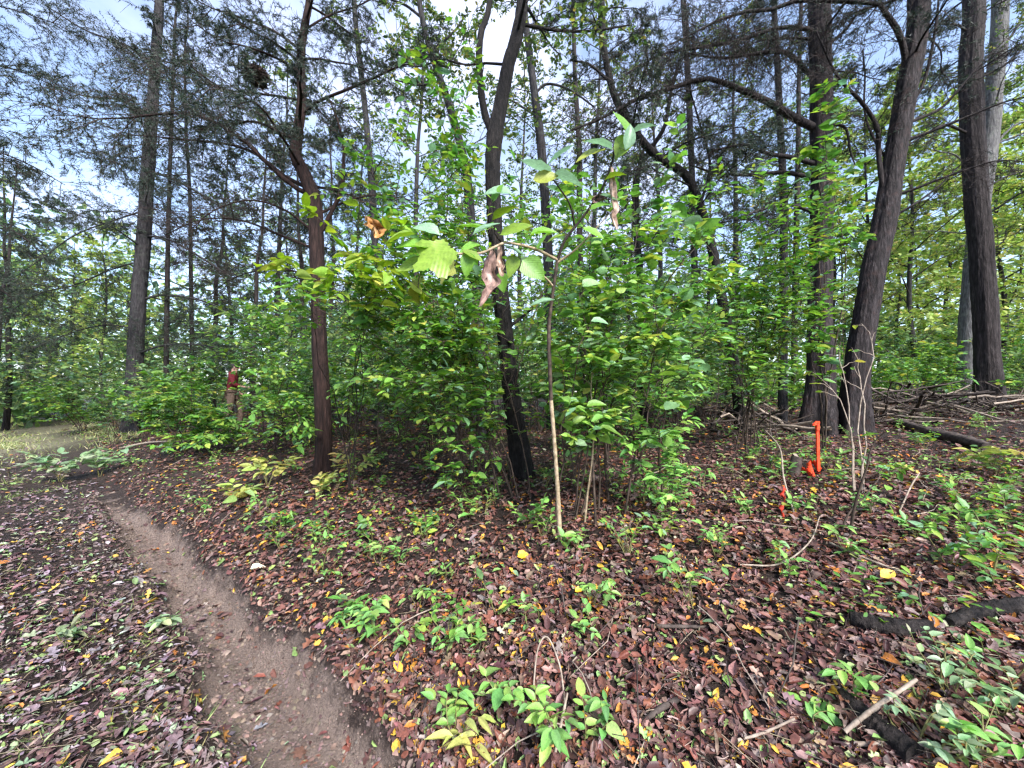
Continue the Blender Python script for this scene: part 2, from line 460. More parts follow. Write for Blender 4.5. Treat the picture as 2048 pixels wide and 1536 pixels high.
def lobed_mesh(name, mat, teeth=5, depth=0.35, cup=-0.15):
    mb = MB(); vs = [(0.38, 0, 0)]; n = 40
    for i in range(n):
        a = -math.pi + 2 * math.pi * (i + .5) / n
        lob = 1 - depth * (0.5 + 0.5 * math.cos(a * teeth + math.pi)) * (0.55 + 0.45 * math.cos(a / 2))
        r = 0.56 * lob * (1.0 - 0.28 * (1 - math.cos(a)) / 2) * (1 + 0.06 * (-1) ** i)
        vs.append((0.38 + r * math.cos(a), r * math.sin(a) * 1.05, cup * r * r + 0.05 * math.sin(3 * a)))
    mb.add(vs, np.array([(0, 1 + i, 1 + (i + 1) % n) for i in range(n)]))
    return mb.mesh(name, mat)

ME_OVAL = [leaf_mesh('leaf', ovate, .20, -.12, .012, M_LEAFO), leaf_mesh('leaf', tooth, .30, -.20, .015, M_LEAFO), leaf_mesh('leaf', oval, .15, -.06, .02, M_LEAFO)]
ME_LANCE = [leaf_mesh('leaf', lance, .25, -.15, .015, M_LEAFO)]
ME_LOBED = [lobed_mesh('leaf', M_LEAFO), lobed_mesh('leaf', M_LEAFO, 3, 0.25, -.25)]
ME_FALL = [leaf_mesh('fallen_leaf', oval, .35, .18, .03, M_LITTERO), leaf_mesh('fallen_leaf', ovate, .45, -.22, .03, M_LITTERO), leaf_mesh('fallen_leaf', lance, .5, .10, .04, M_LITTERO)]
ME_FALL_LOBED = [lobed_mesh('fallen_leaf', M_LITTERO, 5, 0.5, .25), lobed_mesh('fallen_leaf', M_LITTERO, 7, 0.4, -.3)]

def leaf_object(name, me, P, D, N, L, Wd, color, parent, base):
    X = unit(np.asarray(D, float)); Y = unit(np.cross(N, X)); Z = np.cross(X, Y)
    o = bpy.data.objects.new(name, me)
    COL.objects.link(o)
    o.parent = parent
    p = np.asarray(P) - base
    o.matrix_basis = Matrix(((X[0] * L, Y[0] * Wd, Z[0] * L, p[0]), (X[1] * L, Y[1] * Wd, Z[1] * L, p[1]), (X[2] * L, Y[2] * Wd, Z[2] * L, p[2]), (0, 0, 0, 1)))
    o.color = (*[float(c) for c in color], 1)
    return o

def palette(n, cols, weights, jit=0.25):
    w = np.array(weights, float); w /= w.sum()
    c = np.array(cols)[rng.choice(len(cols), n, p=w)]
    return np.clip(c * (1 + jit * (rng.random((n, 1)) * 2 - 1)) * (1 + 0.12 * (rng.random((n, 3)) * 2 - 1)), 0.004, 0.9)

GREENS = ([(.110, .250, .045), (.165, .320, .055), (.075, .170, .045), (.260, .380, .060), (.150, .270, .130), (.38, .38, .07)], [4, 4, 2.5, 2.5, 2, .6])
BRIGHT = ([(.135, .290, .050), (.185, .345, .058), (.092, .215, .045), (.275, .385, .065), (.165, .295, .155), (.38, .39, .08)], [4, 3.5, 2.5, 2.3, 2, .5])
SEEDL = ([(.180, .370, .095), (.240, .420, .090), (.130, .270, .080), (.34, .46, .12)], [4, 3, 2, 1])
CANOPY = ([(.090, .150, .040), (.055, .100, .030), (.150, .210, .055), (.28, .27, .07)], [4, 2.5, 3, 1.2])
FARG = ([(.140, .250, .085), (.095, .180, .080), (.220, .320, .095), (.30, .37, .12), (.12, .21, .12)], [4, 3, 3, 2, 2])
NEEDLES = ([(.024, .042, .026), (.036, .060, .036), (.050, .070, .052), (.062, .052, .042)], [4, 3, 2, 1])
LITTER = ([(.132, .060, .048), (.062, .030, .027), (.165, .090, .076), (.190, .128, .118), (.235, .145, .108), (.155, .058, .038), (.50, .28, .04), (.42, .16, .035), (.20, .28, .09), (.33, .29, .23)],
          [8, 7, 6, 3, 2.2, 6, 1.2, .9, 2.4, .25])
TRAIL = ([(.150, .088, .084), (.090, .050, .050), (.190, .135, .138), (.235, .185, .200), (.245, .170, .145), (.19, .26, .10), (.48, .31, .06), (.42, .18, .05), (.26, .34, .19), (.34, .32, .29)],
          [6, 5, 6, 4, 2.4, 2.8, 1.0, .7, 2.2, .5])

# ================================================================ GROUND
def graded(a, b, step, lo, hi, grow=1.22):
    core = np.arange(a, b + 1e-6, step)
    up, s, v = [], step, core[-1]
    while v < hi: s *= grow; v += s; up.append(v)
    dn, s, v = [], step, core[0]
    while v > lo: s *= grow; v -= s; dn.append(v)
    return np.concatenate([dn[::-1], core, up])

gx = graded(-4.6, 4.2, 0.030, -420, 420)
gy = graded(0.7, 6.0, 0.030, -260, 620)
GX, GY = np.meshgrid(gx, gy)
GZ = G(GX, GY)
gu, gs = rut_uv(GX, GY)
cu, cs = [0.25 * (a[:-1, :-1] + a[1:, :-1] + a[:-1, 1:] + a[1:, 1:]) for a in (gu, gs)]
cxm = 0.5 * (gx[:-1] + gx[1:]); cym = 0.5 * (gy[:-1] + gy[1:]); CXM, CYM = np.meshgrid(cxm, cym)
inrut = (np.abs(cs) < rut_half(cu) + 0.05 + 0.09 * vnoise(CXM, CYM, 6, 2) + 0.05 * vnoise(CXM, CYM, 17, 6)) & (cu < 6.6) & (cu > -6)
idx = np.arange(GX.size).reshape(GX.shape)
quads = np.stack([idx[:-1, :-1], idx[:-1, 1:], idx[1:, 1:], idx[1:, :-1]], -1)
allv = np.stack([GX, GY, GZ], -1).reshape(-1, 3)
allmud = (np.clip((rut_half(gu) + 0.13 - np.abs(gs)) / 0.20, 0, 1) * np.clip((8.0 - gu) / 3, 0, 1)).ravel()
allturf = (np.clip((gu - 12.0) / 4, 0, 1) * np.clip((1.2 - gs) / 1.0, 0, 1) * np.clip((gs + 7) / 2, 0, 1) * np.clip((60 - gu) / 10, 0, 1) * np.clip(.75 + 1.2 * vnoise(GX, GY, .5, 3), 0, 1)).ravel()
def sub_mesh(mask, name, mat):
    q = quads[mask].reshape(-1, 4)
    used, inv = np.unique(q, return_inverse=True)
    mb = MB(); mb.add(allv[used], inv.reshape(-1, 4))
    me = mb.mesh(name, mat)
    at = me.attributes.new('mud', 'FLOAT', 'POINT'); at.data.foreach_set('value', allmud[used].astype(np.float32))
    at = me.attributes.new('turf', 'FLOAT', 'POINT'); at.data.foreach_set('value', allturf[used].astype(np.float32))
    return link(name, me)
ground = tag(sub_mesh(~inrut, 'ground', M_GROUND), 'brown forest floor rising from the trail into the woods', 'ground', kind='structure')
path = tag(sub_mesh(inrut, 'path', M_GROUND), 'bare muddy rut of the trail running off to the left', 'path', kind='structure')

# ---------------------------------------------------------------- leaf litter
def litter_points(n, near=0.75, far=16.0, half=1.45, power=1.0):
    d = near * (far / near) ** (rng.random(n) ** power)
    x = (rng.random(n) * 2 - 1) * half * d
    return x, d
N_LIT = 130000
lx, ly = litter_points(N_LIT)
u_, s_ = rut_uv(lx, ly)
inr = (np.abs(s_) < rut_half(u_) + 0.07) & (u_ < 7)
trail = (s_ < 0) & (s_ > -2.6)
keep = np.where(inr, rng.random(N_LIT) < 0.075, np.where(trail, rng.random(N_LIT) < 0.60, True))
keep &= rng.random(N_LIT) < np.clip(0.9 + 0.8 * vnoise(lx, ly, 1.6, 6), 0.55, 1)
lx, ly, trail = lx[keep], ly[keep], trail[keep]
nL = len(lx)
lz = G(lx, ly)
eps = 0.05
gnx = -(G(lx + eps, ly) - G(lx - eps, ly)) / (2 * eps); gny = -(G(lx, ly + eps) - G(lx, ly - eps)) / (2 * eps)
LN = unit(np.stack([gnx, gny, np.ones(nL)], 1) + rng.normal(0, 0.27, (nL, 3)))
ang = rng.random(nL) * 2 * math.pi
LD = np.stack([np.cos(ang), np.sin(ang), rng.normal(0, .18, nL)], 1)
LD = unit(LD - (LD * LN).sum(1, keepdims=True) * LN)
LL = np.minimum(rng.lognormal(math.log(0.037), 0.40, nL), .078) * np.clip(0.75 + ly * 0.10, 0.8, 2.2)
LW = LL * rng.uniform(0.30, 0.62, nL)
LP = np.stack([lx, ly, lz + 0.006 + rng.random(nL) * 0.022], 1)
LC = np.where(trail[:, None], palette(nL, *TRAIL), palette(nL, *LITTER))
app = LL / ly * (np.abs(lx) < 1.33 * ly) * (ly > 1.45)
order = np.argsort(-app)
ri = rng.random(nL)
for i in order[:300]:
    lob = ri[i] < 0.2
    me = random.choice(ME_FALL_LOBED if lob else ME_FALL)
    leaf_object('fallen_leaf', me, LP[i], LD[i], LN[i], LL[i], LL[i] * (0.8 if lob else 1) if lob else LW[i], LC[i], ground, np.zeros(3))
rest = order[300:]
mb = MB()
nearb = ly[rest] < 4.8
kindr = rng.choice(5, len(rest), p=[.36, .20, .16, .18, .10])
for q_, tm, lw, ww in ((0, T_CURL, 1, 1), (1, T_LOBE, 1.25, 1.7), (2, T_ROLL, 1.1, .55), (3, T_SCRAP, .6, 1.0), (4, T_WAVY, 1.15, 1.0)):
    sel = rest[nearb & (kindr == q_)]
    mb.leaves(LP[sel], LD[sel], LN[sel], LL[sel] * lw, LW[sel] * ww, tm, LC[sel])
sel = rest[~nearb]
mb.leaves(LP[sel], LD[sel], LN[sel], LL[sel], LW[sel], T_MID, LC[sel])
# crumbled bits of twig and stalk among the leaves
tx_, ty_ = litter_points(9000, .8, 7.0)
tu_, ts_ = rut_uv(tx_, ty_); kq = (np.abs(ts_) > .25); tx_, ty_ = tx_[kq], ty_[kq]
a = rng.random(len(tx_)) * 6.28; L_ = rng.lognormal(math.log(.06), .6, len(tx_))
p0 = np.stack([tx_, ty_, G(tx_, ty_) + rng.uniform(.008, .04, len(tx_))], 1)
p1 = p0 + np.stack([np.cos(a), np.sin(a), rng.normal(0, .25, len(a))], 1) * L_[:, None]
pm = (p0 + p1) / 2 + rng.normal(0, .006, p0.shape)
P3 = np.stack([p0, pm, p1], 1); r3_ = rng.uniform(.0010, .0026, len(a))
cc = palette(len(a), [(.05, .035, .03), (.13, .10, .08), (.25, .19, .14)], [3, 3, 2])
mb.tubes(P3, np.repeat(r3_[:, None], 3, 1), 3, cc)
tag(link('leaf_litter', mb.mesh('leaf_litter', M_LITTER)), 'brown, mauve and yellow fallen leaves covering the forest floor', 'leaf litter', kind='stuff')

def single_fallen(px, py, L, Wd, color, label, me, ang=0.3, tilt=(0, -.5, 1)):
    p = hit(px, py); p[2] += 0.045
    o = leaf_object('fallen_leaf', me, p, (math.cos(ang), math.sin(ang), 0.05), np.array(tilt, float), L, Wd, color, None, np.zeros(3))
    tag(o, label, 'leaf')
single_fallen(1762, 1172, .10, .055, (.62, .40, .07), 'large bright yellow oval leaf lying on the litter above the dark branch', ME_FALL[0])
single_fallen(1035, 1128, .10, .07, (.70, .36, .03), 'deep yellow leaf lying on dark litter beside the pale sapling foot', ME_FALL[1])
single_fallen(1150, 1200, .06, .035, (.75, .38, .03), 'small yellow leaf beside the short dark stick in the litter', ME_FALL[0], .5)
single_fallen(500, 1150, .11, .06, (.60, .56, .40), 'cream coloured leaf lying at the edge of the muddy rut', ME_FALL[1], .6)
single_fallen(1290, 1500, .075, .05, (.68, .36, .04), 'thick yellow leaf low in the litter near the grey twigs', ME_FALL[1], 1.2)

# crumbs of earth in and beside the rut
n = 17000
cu_ = -1.2 + 8.2 * rng.random(n) ** 1.5; csd = rng.normal(0, .25, n)
x = RA[0] + RT[0] * cu_ + RN[0] * csd; y = RA[1] + RT[1] * cu_ + RN[1] * csd
T_CLOD = (np.array([[-.5, 0, 0], [0, -.5, 0], [.5, 0, 0], [0, .5, 0], [.05, .03, .35], [-.05, 0, -.3]]), np.array([[0, 1, 4], [1, 2, 4], [2, 3, 4], [3, 0, 4]]))
mb = MB(); a = rng.random(n) * 6.28; Lq = rng.lognormal(math.log(.0125), .55, n)
mb.leaves(np.stack([x, y, G(x, y)], 1), np.stack([np.cos(a), np.sin(a), rng.normal(0, .2, n)], 1), unit(np.array([0, 0, 1.]) + rng.normal(0, .3, (n, 3))), Lq, Lq * rng.uniform(.6, 1.2, n), T_CLOD,
          palette(n, [(.13, .092, .077), (.19, .138, .115), (.085, .060, .050)], [3, 2.5, 2.5]))
tag(link('dirt', mb.mesh('dirt', M_CLOD)), 'crumbs of loose earth strewn along the muddy rut', 'dirt', kind='stuff')

# grass tufts on the trail
n = 6500
x, y = litter_points(n, 1.2, 34, 1.45, .8)
u_, s_ = rut_uv(x, y)
k = (s_ < -0.22) & (s_ > -3.4) & (rng.random(n) < np.clip(0.16 + 1.1 * vnoise(x, y, 0.9, 12) + 0.06 * np.maximum(y - 5, 0), 0.05, 1))
x, y = x[k], y[k]; m_ = 9
X = np.repeat(x, m_) + rng.normal(0, .035, len(x) * m_) * np.repeat(np.clip(y / 3, 1, 4), m_)
Y = np.repeat(y, m_) + rng.normal(0, .035, len(x) * m_) * np.repeat(np.clip(y / 3, 1, 4), m_)
D = unit(np.stack([rng.normal(0, .8, len(X)), rng.normal(0, .8, len(X)), rng.uniform(.25, .9, len(X))], 1))
mb = MB()
mb.leaves(np.stack([X, Y, G(X, Y)], 1), D, np.cross(D, rng.normal(0, 1, D.shape)), rng.uniform(.035, .10, len(X)) * np.clip(Y / 5, 1, 2.5), .007 * np.clip(Y / 3, 1, 4), T_NEEDLE,
          palette(len(X), [(.16, .22, .07), (.24, .29, .09), (.34, .33, .14), (.12, .17, .06)], [3, 3, 2, 2]))
n = 20000
cu_ = rng.uniform(12.5, 28, n); csd = rng.uniform(-6, 1.3, n)
x = RA[0] + RT[0] * cu_ + RN[0] * csd; y = RA[1] + RT[1] * cu_ + RN[1] * csd
k = rng.random(n) < np.clip(.55 + 1.4 * vnoise(x, y, .6, 5), .05, 1); x, y = x[k], y[k]
D = unit(np.stack([rng.normal(0, .6, len(x)), rng.normal(0, .6, len(x)), rng.uniform(.4, 1, len(x))], 1))
mb.leaves(np.stack([x, y, G(x, y)], 1), D, rng.normal(0, 1, D.shape), rng.uniform(.06, .22, len(x)), .022, T_NEEDLE, palette(len(x), [(.28, .32, .12), (.38, .38, .18), (.20, .25, .09), (.45, .42, .22)], [3, 3, 2, 2]))
tag(link('grass', mb.mesh('grass', M_GRASS)), 'thin grass growing through fallen leaves along the trail', 'grass', kind='stuff')

# ================================================================ growing things
def plen(P):
    return np.linalg.norm(np.diff(P, axis=1), axis=2).sum(1)

def spawn(P, K, t0, t1, a0, a1, lf, n=4, flat=1.0, up=0.0, curve=0.0, wig=0.04, taper=0.5, lmin=0.0):
    """K children on each polyline: where, which way, how long"""
    M, npt = P.shape[:2]
    t = (np.arange(K)[None] + rng.random((M, K))) / K * (t1 - t0) + t0
    f = np.clip(t * (npt - 1), 0, npt - 1.001); i = f.astype(int); fr = (f - i)[..., None]
    rows = np.arange(M)[:, None]
    a, b = P[rows, i], P[rows, i + 1]
    pos = a + (b - a) * fr; tan = unit(b - a)
    v = rng.normal(0, 1, (M, K, 3)); v[..., 2] *= flat
    v = unit(v - (v * tan).sum(-1, keepdims=True) * tan)
    an = rng.uniform(a0, a1, (M, K, 1))
    d = np.cos(an) * tan + np.sin(an) * v; d[..., 2] += up; d = unit(d)
    L = np.maximum(plen(P)[:, None] * lf, lmin) * rng.uniform(.55, 1.25, (M, K)) * (1 - taper * (t - t0) / max(t1 - t0, 1e-6))
    s = np.linspace(0, 1, n)
    Q = pos[:, :, None] + L[..., None, None] * (d[:, :, None] * s[None, None, :, None])
    Q[..., 2] += L[..., None] * curve * s ** 2
    if n > 2:
        wv = rng.normal(0, wig, (M, K, n, 3)) * L[..., None, None]; wv[:, :, 0] = 0
        Q = Q + wv
    return Q.reshape(M * K, n, 3), t.reshape(-1)

def radii(P, r0, r1=0.25):
    return np.broadcast_to(np.asarray(r0, float)[..., None] if np.ndim(r0) else np.full(len(P), r0)[:, None], P.shape[:2]) * np.linspace(1, r1, P.shape[1])[None]

def leaf_sites(T, K, t0=0.15, flat=0.35):
    """alternate leaves on twigs T: position, direction, normal"""
    M, n = T.shape[:2]
    t = t0 + (1 - t0) * (np.arange(K) + 0.8) / K; t = np.minimum(t, .999)
    f = t * (n - 1); i = np.minimum(f.astype(int), n - 2); fr = (f - i)[None, :, None]
    pos = T[:, i] + (T[:, i + 1] - T[:, i]) * fr
    tan = unit(T[:, i + 1] - T[:, i])
    side = np.cross(tan, np.array([0, 0, 1.0])); side = unit(side + 1e-4)
    sg = np.where(np.arange(K) % 2 == 0, 1, -1)[None, :, None]
    d = unit(tan * rng.uniform(.3, .9, (M, K, 1)) + side * sg + rng.normal(0, .22, (M, K, 3)) + np.array([0, 0, -.18]))
    nrm = unit(np.array([0, 0, 1.0]) + rng.normal(0, flat, (M, K, 3)))
    return pos.reshape(-1, 3), d.reshape(-1, 3), nrm.reshape(-1, 3)

def smooth_line(pts, r, n):
    """Catmull-Rom through pts with radii r, n samples"""
    pts = np.asarray(pts, float); r = np.asarray(r, float)
    q = np.vstack([2 * pts[0] - pts[1], pts, 2 * pts[-1] - pts[-2]])
    tt = np.linspace(0, len(pts) - 1.0001, n); i = tt.astype(int); f = (tt - i)[:, None]
    p0, p1, p2, p3 = q[i], q[i + 1], q[i + 2], q[i + 3]
    c = 0.5 * (2 * p1 + (p2 - p0) * f + (2 * p0 - 5 * p1 + 4 * p2 - p3) * f ** 2 + (3 * p1 - p0 - 3 * p2 + p3) * f ** 3)
    return c, np.interp(tt, np.arange(len(pts)), r)

def trunk_mesh(mb, line, rad, sides=22, ridge=0.06, flare=0.5, lump=0.05, plates=0.0):
    n = len(line)
    T = unit(np.gradient(line, axis=0))
    N = unit(np.cross(T, np.array([0.02, 1.0, 0.05]))); B = np.cross(T, N)
    a = np.arange(sides) * 2 * math.pi / sides
    h = np.concatenate([[0], np.cumsum(np.linalg.norm(np.diff(line, axis=0), axis=1))])
    ph = rng.random(6) * 9
    rr = rad[:, None] * (1 + ridge * (np.sin(a[None] * 5 + ph[0] + .8 * h[:, None]) * .5 + np.sin(a[None] * 9 + ph[1] + 1.7 * np.sin(h[:, None] * 1.3)) * .4 + rng.normal(0, .3, (n, sides)))
                         + lump * np.sin(h[:, None] * 3.1 + ph[2]) * np.sin(a[None] + ph[3] + h[:, None]))
    if plates:      # long strips of bark with furrows between them, wandering as they climb
        cells = max(8, sides // 3)
        aa = a[None] / (2 * math.pi) * cells + 1.2 * vnoise(h[:, None] + 0 * a[None], 0 * a[None] + ph[4], 1.5)
        off = np.floor(aa) * 7.31 % 1
        seg = h[:, None] * 2.6 + off * 3
        furrow = np.minimum(np.abs(aa - np.round(aa)) * 2.6, 1) * np.minimum(np.abs(seg - np.round(seg)) * 7, 1)
        rr = rr + plates * (furrow - .6 + 0.5 * vnoise(aa, seg, 1.0, 2.0))
    fl = np.exp(-h / (2.4 * rad[0]))[:, None]
    rr = rr * (1 + flare * fl * (0.5 + .5 * np.sin(a[None] * 4 + ph[5])))
    V = line[:, None] + rr[..., None] * (np.cos(a)[None, :, None] * N[:, None] + np.sin(a)[None, :, None] * B[:, None])
    idx = np.arange(n * sides).reshape(n, sides)
    q = np.stack([idx[:-1], np.roll(idx, -1, 1)[:-1], np.roll(idx, -1, 1)[1:], idx[1:]], -1).reshape(-1, 4)
    mb.add(V, q)
    return mb

def pix_line(pts, d, dvar=0.0, d1=None):
    """pts are (px, py[, width px]); straight run of depths from d to d1"""
    ds = np.linspace(d, d if d1 is None else d1, len(pts)) + dvar * np.sin(np.arange(len(pts)) * 1.3)
    P = np.array([W(p[0], p[1], k) for p, k in zip(pts, ds)])
    R = np.array([p[2] * k / F / 2 * math.cos(math.atan((p[0] - 1024) / F)) if len(p) > 2 else 0.01 for p, k in zip(pts, ds)])
    return P, R

def needles(mb, T, K, L=0.06, Wd=0.010, per=5):
    P, D, N = leaf_sites(T, K, 0.1)
    P = np.repeat(P, per, 0); D = np.repeat(D, per, 0)
    D = unit(D + rng.normal(0, .65, D.shape)); 
    Nn = rng.normal(0, 1, D.shape)
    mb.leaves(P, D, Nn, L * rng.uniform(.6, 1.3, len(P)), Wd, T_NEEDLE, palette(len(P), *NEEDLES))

def extend_up(P, R, total, lean=0.0):
    """continue a trunk above the frame"""
    d = unit(P[-1] - P[-2]); d = unit(d * .5 + np.array([lean, .05, 1.0]))
    step = total / 3
    Q = [P[-1] + d * step * (i + 1) + rng.normal(0, .06, 3) for i in range(3)]
    return np.vstack([P, Q]), np.concatenate([R, R[-1] * np.array([.75, .48, .12])])

def tree(name, label, base_px, trunk_pts, mat, limbs=(), up=4.0, kind='conifer', auto=None, sides=54, rings=170, d=None, cat='tree',
         limb_mat=None, dens=1.0, group=None, seed_len=1.0, flare=.7):
    """a tree: trunk, limbs (each with its own twigs) and a crown of needles or leaves"""
    b = hit(*base_px)
    d = b[1] if d is None else d
    root = empty(name, b if True else b)
    tag(root, label, cat, group)
    P, R = pix_line([(base_px[0], base_px[1] + 6, trunk_pts[0][2])] + list(trunk_pts), d)
    P[0] = b - np.array([0, 0, 0.08])
    if up: P, R = extend_up(P, R, up)
    line, rad = smooth_line(P, R, rings)
    mb = MB(); trunk_mesh(mb, line, rad, sides, flare=flare, plates=.007 if sides > 40 else .003); part('trunk', mb, mat, root)
    crown = MB(); lm = limb_mat or mat
    polys = []
    for lp in limbs:
        opts = lp[1] if len(lp) > 1 and isinstance(lp[1], dict) else {}
        pts = lp[0]
        LP_, LR_ = pix_line(pts, d, 0.04, d + opts.get('dz', 0.0))
        k = np.argmin(np.linalg.norm(line - LP_[0], axis=1)); LP_[0] = line[k] * .6 + LP_[0] * .4
        polys.append((LP_, LR_, opts))
    if auto:
        hts = np.linspace(auto['z0'], auto['z1'], auto['n']) + rng.normal(0, .12, auto['n'])
        az = rng.random() * 6 + np.arange(auto['n']) * 2.4 + rng.normal(0, .3, auto['n'])
        for h_, a_ in zip(hts, az):
            k = int(np.argmin(np.abs(line[:, 2] - h_)))
            L_ = auto['len'] * rng.uniform(.6, 1.2) * np.clip(1 - (h_ - auto['z0']) / (auto['z1'] - auto['z0'] + 1e-6) * auto.get('taper', .6), .2, 1)
            s = np.linspace(0, 1, 7)[:, None]
            dirv = np.array([math.cos(a_), math.sin(a_), 0])
            Q = line[k] + dirv * L_ * s + np.array([0, 0, 1.0]) * L_ * (auto.get('rise', .45) * s - auto.get('droop', .45) * s ** 2) + rng.normal(0, .03 * L_, (7, 3)) * s
            r0 = min(rad[k] * .38, auto.get('r', .022) * rng.uniform(.7, 1.3))
            polys.append((Q, np.linspace(r0, r0 * .2, 7), {'auto': True}))
    for Q, Rr, opts in polys:
        q, r = smooth_line(Q, Rr, 14)
        lm_b, tw = MB(), MB(); lm_b.tubes(q, r, 8)
        Pq = q[None]
        live = opts.get('live', 1.0) * dens
        ln = plen(Pq)[0]
        con = kind == 'conifer'
        K1 = max(4, int(ln * opts.get('k1', 7) * dens * (1.35 if con else 1)))
        B1, _ = spawn(Pq, K1, .12, 1, .5, 1.25, opts.get('lf', .36), 5, .75, .06, -.12 if con else .15, .04, .45, .30)
        tw.tubes(B1, radii(B1, 0.0062, .3), 3)
        B2, _ = spawn(B1, 8 if con else 4, .12, 1, .5, 1.15, .45, 3, .7, .03, -.14 if con else .1, .05, .4, .12)
        tw.tubes(B2, radii(B2, 0.0032, .4), 3)
        if (con or ln > 1.2) and not opts.get('auto'):      # a lace of fine twigs
            B3, _ = spawn(B2, 4 if live < .5 else 2, .2, 1, .4, 1.0, .55, 2, .7); tw.tubes(B3, radii(B3, 0.0022, .5), 3)
        lo = part('limb', lm_b, opts.get('mat', lm), root)
        to = part('twigs', tw, M_TWIG, root, kind='stuff'); to.parent = lo
        if con and live > 0:
            m = rng.random(len(B2)) < live
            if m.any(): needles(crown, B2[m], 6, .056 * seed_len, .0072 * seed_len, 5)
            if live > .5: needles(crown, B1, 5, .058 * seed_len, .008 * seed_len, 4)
        elif kind == 'leafy' and live > 0:
            m = rng.random(len(B2)) < live
            p_, d_, n_ = leaf_sites(B2[m], 5, .25, .6)
            crown.leaves(p_, d_, n_, rng.uniform(.045, .085, len(p_)), rng.uniform(.03, .05, len(p_)), T_MID, palette(len(p_), *CANOPY))
    if crown.V:
        part('crown', crown, M_NEEDLE if kind == 'conifer' else M_LEAF, root, kind='stuff')
    return root

# ================================================================ NEAR TREES
tree('cedar_tree', 'red-barked cedar with straight bare lower trunk and forked twiggy top', (645, 945),
     [(648, 880, 34), (643, 760, 32), (637, 640, 30), (634, 520, 31), (629, 410, 31), (610, 352, 28), (592, 312, 25), (595, 270, 22), (603, 205, 19), (601, 130, 18), (606, 75, 16), (619, 0, 14)],
     M_BARK_CEDAR,
     limbs=[([(625, 393, 12), (581, 369, 11), (533, 325, 10), (478, 273, 9), (403, 232, 8), (362, 226, 7), (308, 229, 6), (253, 236, 5), (164, 236, 3), (96, 215, 2)], {'dz': -.5, 'k1': 9}),
            ([(618, 380, 9), (565, 350, 9), (513, 308, 7), (451, 287, 6), (376, 280, 5), (273, 270, 3), (219, 273, 2)], {'dz': .7, 'k1': 9}),
            ([(598, 232, 7), (632, 205, 6), (697, 178, 6), (752, 154, 5), (797, 133, 4), (841, 123, 3), (862, 105, 2)], {'dz': -.3, 'k1': 9}),
            ([(598, 100, 6), (548, 62, 6), (478, 34, 5), (410, 10, 3), (330, -40, 2)], {'dz': .5, 'k1': 9}),
            ([(636, 478, 11), (670, 410, 9), (684, 376, 9), (687, 325, 7), (687, 290, 6), (678, 250, 4), (660, 200, 3)], {'dz': -.25, 'live': .5}),
            ([(600, 150, 6), (560, 120, 5), (500, 95, 4), (440, 80, 3), (380, 40, 2)], {'dz': -.8, 'k1': 9}),
            ([(612, 60, 5), (660, 30, 4), (720, 10, 3), (790, -30, 2)], {'dz': .4}),
            ([(604, 200, 6), (540, 190, 5), (450, 180, 3), (360, 150, 3), (280, 130, 2)], {'dz': .9, 'k1': 9}),
            ([(634, 500, 6), (560, 470, 6), (480, 440, 4), (400, 440, 3), (330, 470, 2)], {'dz': .6, 'live': .15, 'k1': 8}),
            ([(634, 470, 6), (570, 420, 5), (500, 400, 3), (430, 420, 3), (380, 460, 2)], {'dz': -.4, 'live': .1, 'k1': 8}),
            ([(636, 560, 5), (580, 540, 4), (520, 540, 3), (460, 560, 2), (420, 590, 2)], {'dz': .5, 'live': 0, 'k1': 8}),
            ([(640, 430, 6), (700, 400, 5), (760, 390, 3), (820, 400, 2)], {'dz': .5, 'live': .3}),
            ([(636, 590, 4), (690, 600, 3), (760, 640, 3), (830, 690, 2), (880, 740, 2)], {'dz': .8, 'live': 0}),
            ],
     up=3.2, auto=dict(z0=4.2, z1=8.5, n=16, len=1.7, taper=.5), seed_len=1.05)

tree('cherry_tree', 'black-barked crooked tree rising through the middle of the thicket', (1047, 955),
     [(1043, 930, 44), (1033, 860, 38), (1022, 780, 34), (1012, 690, 32), (1002, 600, 32), (994, 500, 30), (987, 400, 29), (985, 330, 30), (990, 270, 33), (1001, 210, 27), (1016, 130, 25), (1034, 70, 24), (1046, 0, 22)],
     M_BARK_CHERRY,
     limbs=[([(984, 272, 18), (972, 235, 15), (963, 190, 14), (958, 120, 14), (962, 65, 13), (975, 30, 12), (982, -20, 10)], {'k1': 2, 'lf': .25}),
            ([(1052, 50, 7), (1110, 60, 6), (1180, 62, 5), (1260, 50, 3)], {'dz': .5}),
            ([(990, 590, 8), (940, 560, 7), (900, 520, 5), (860, 500, 4)], {'dz': .5, 'live': .3}),
            ([(1008, 660, 7), (1060, 620, 6), (1110, 560, 4)], {'dz': .5, 'live': .3})],
     up=4.0, kind='leafy', auto=dict(z0=5.2, z1=9.5, n=12, len=1.8, rise=.6, droop=.1, taper=.4), sides=60, rings=190, seed_len=1.0, flare=.3)

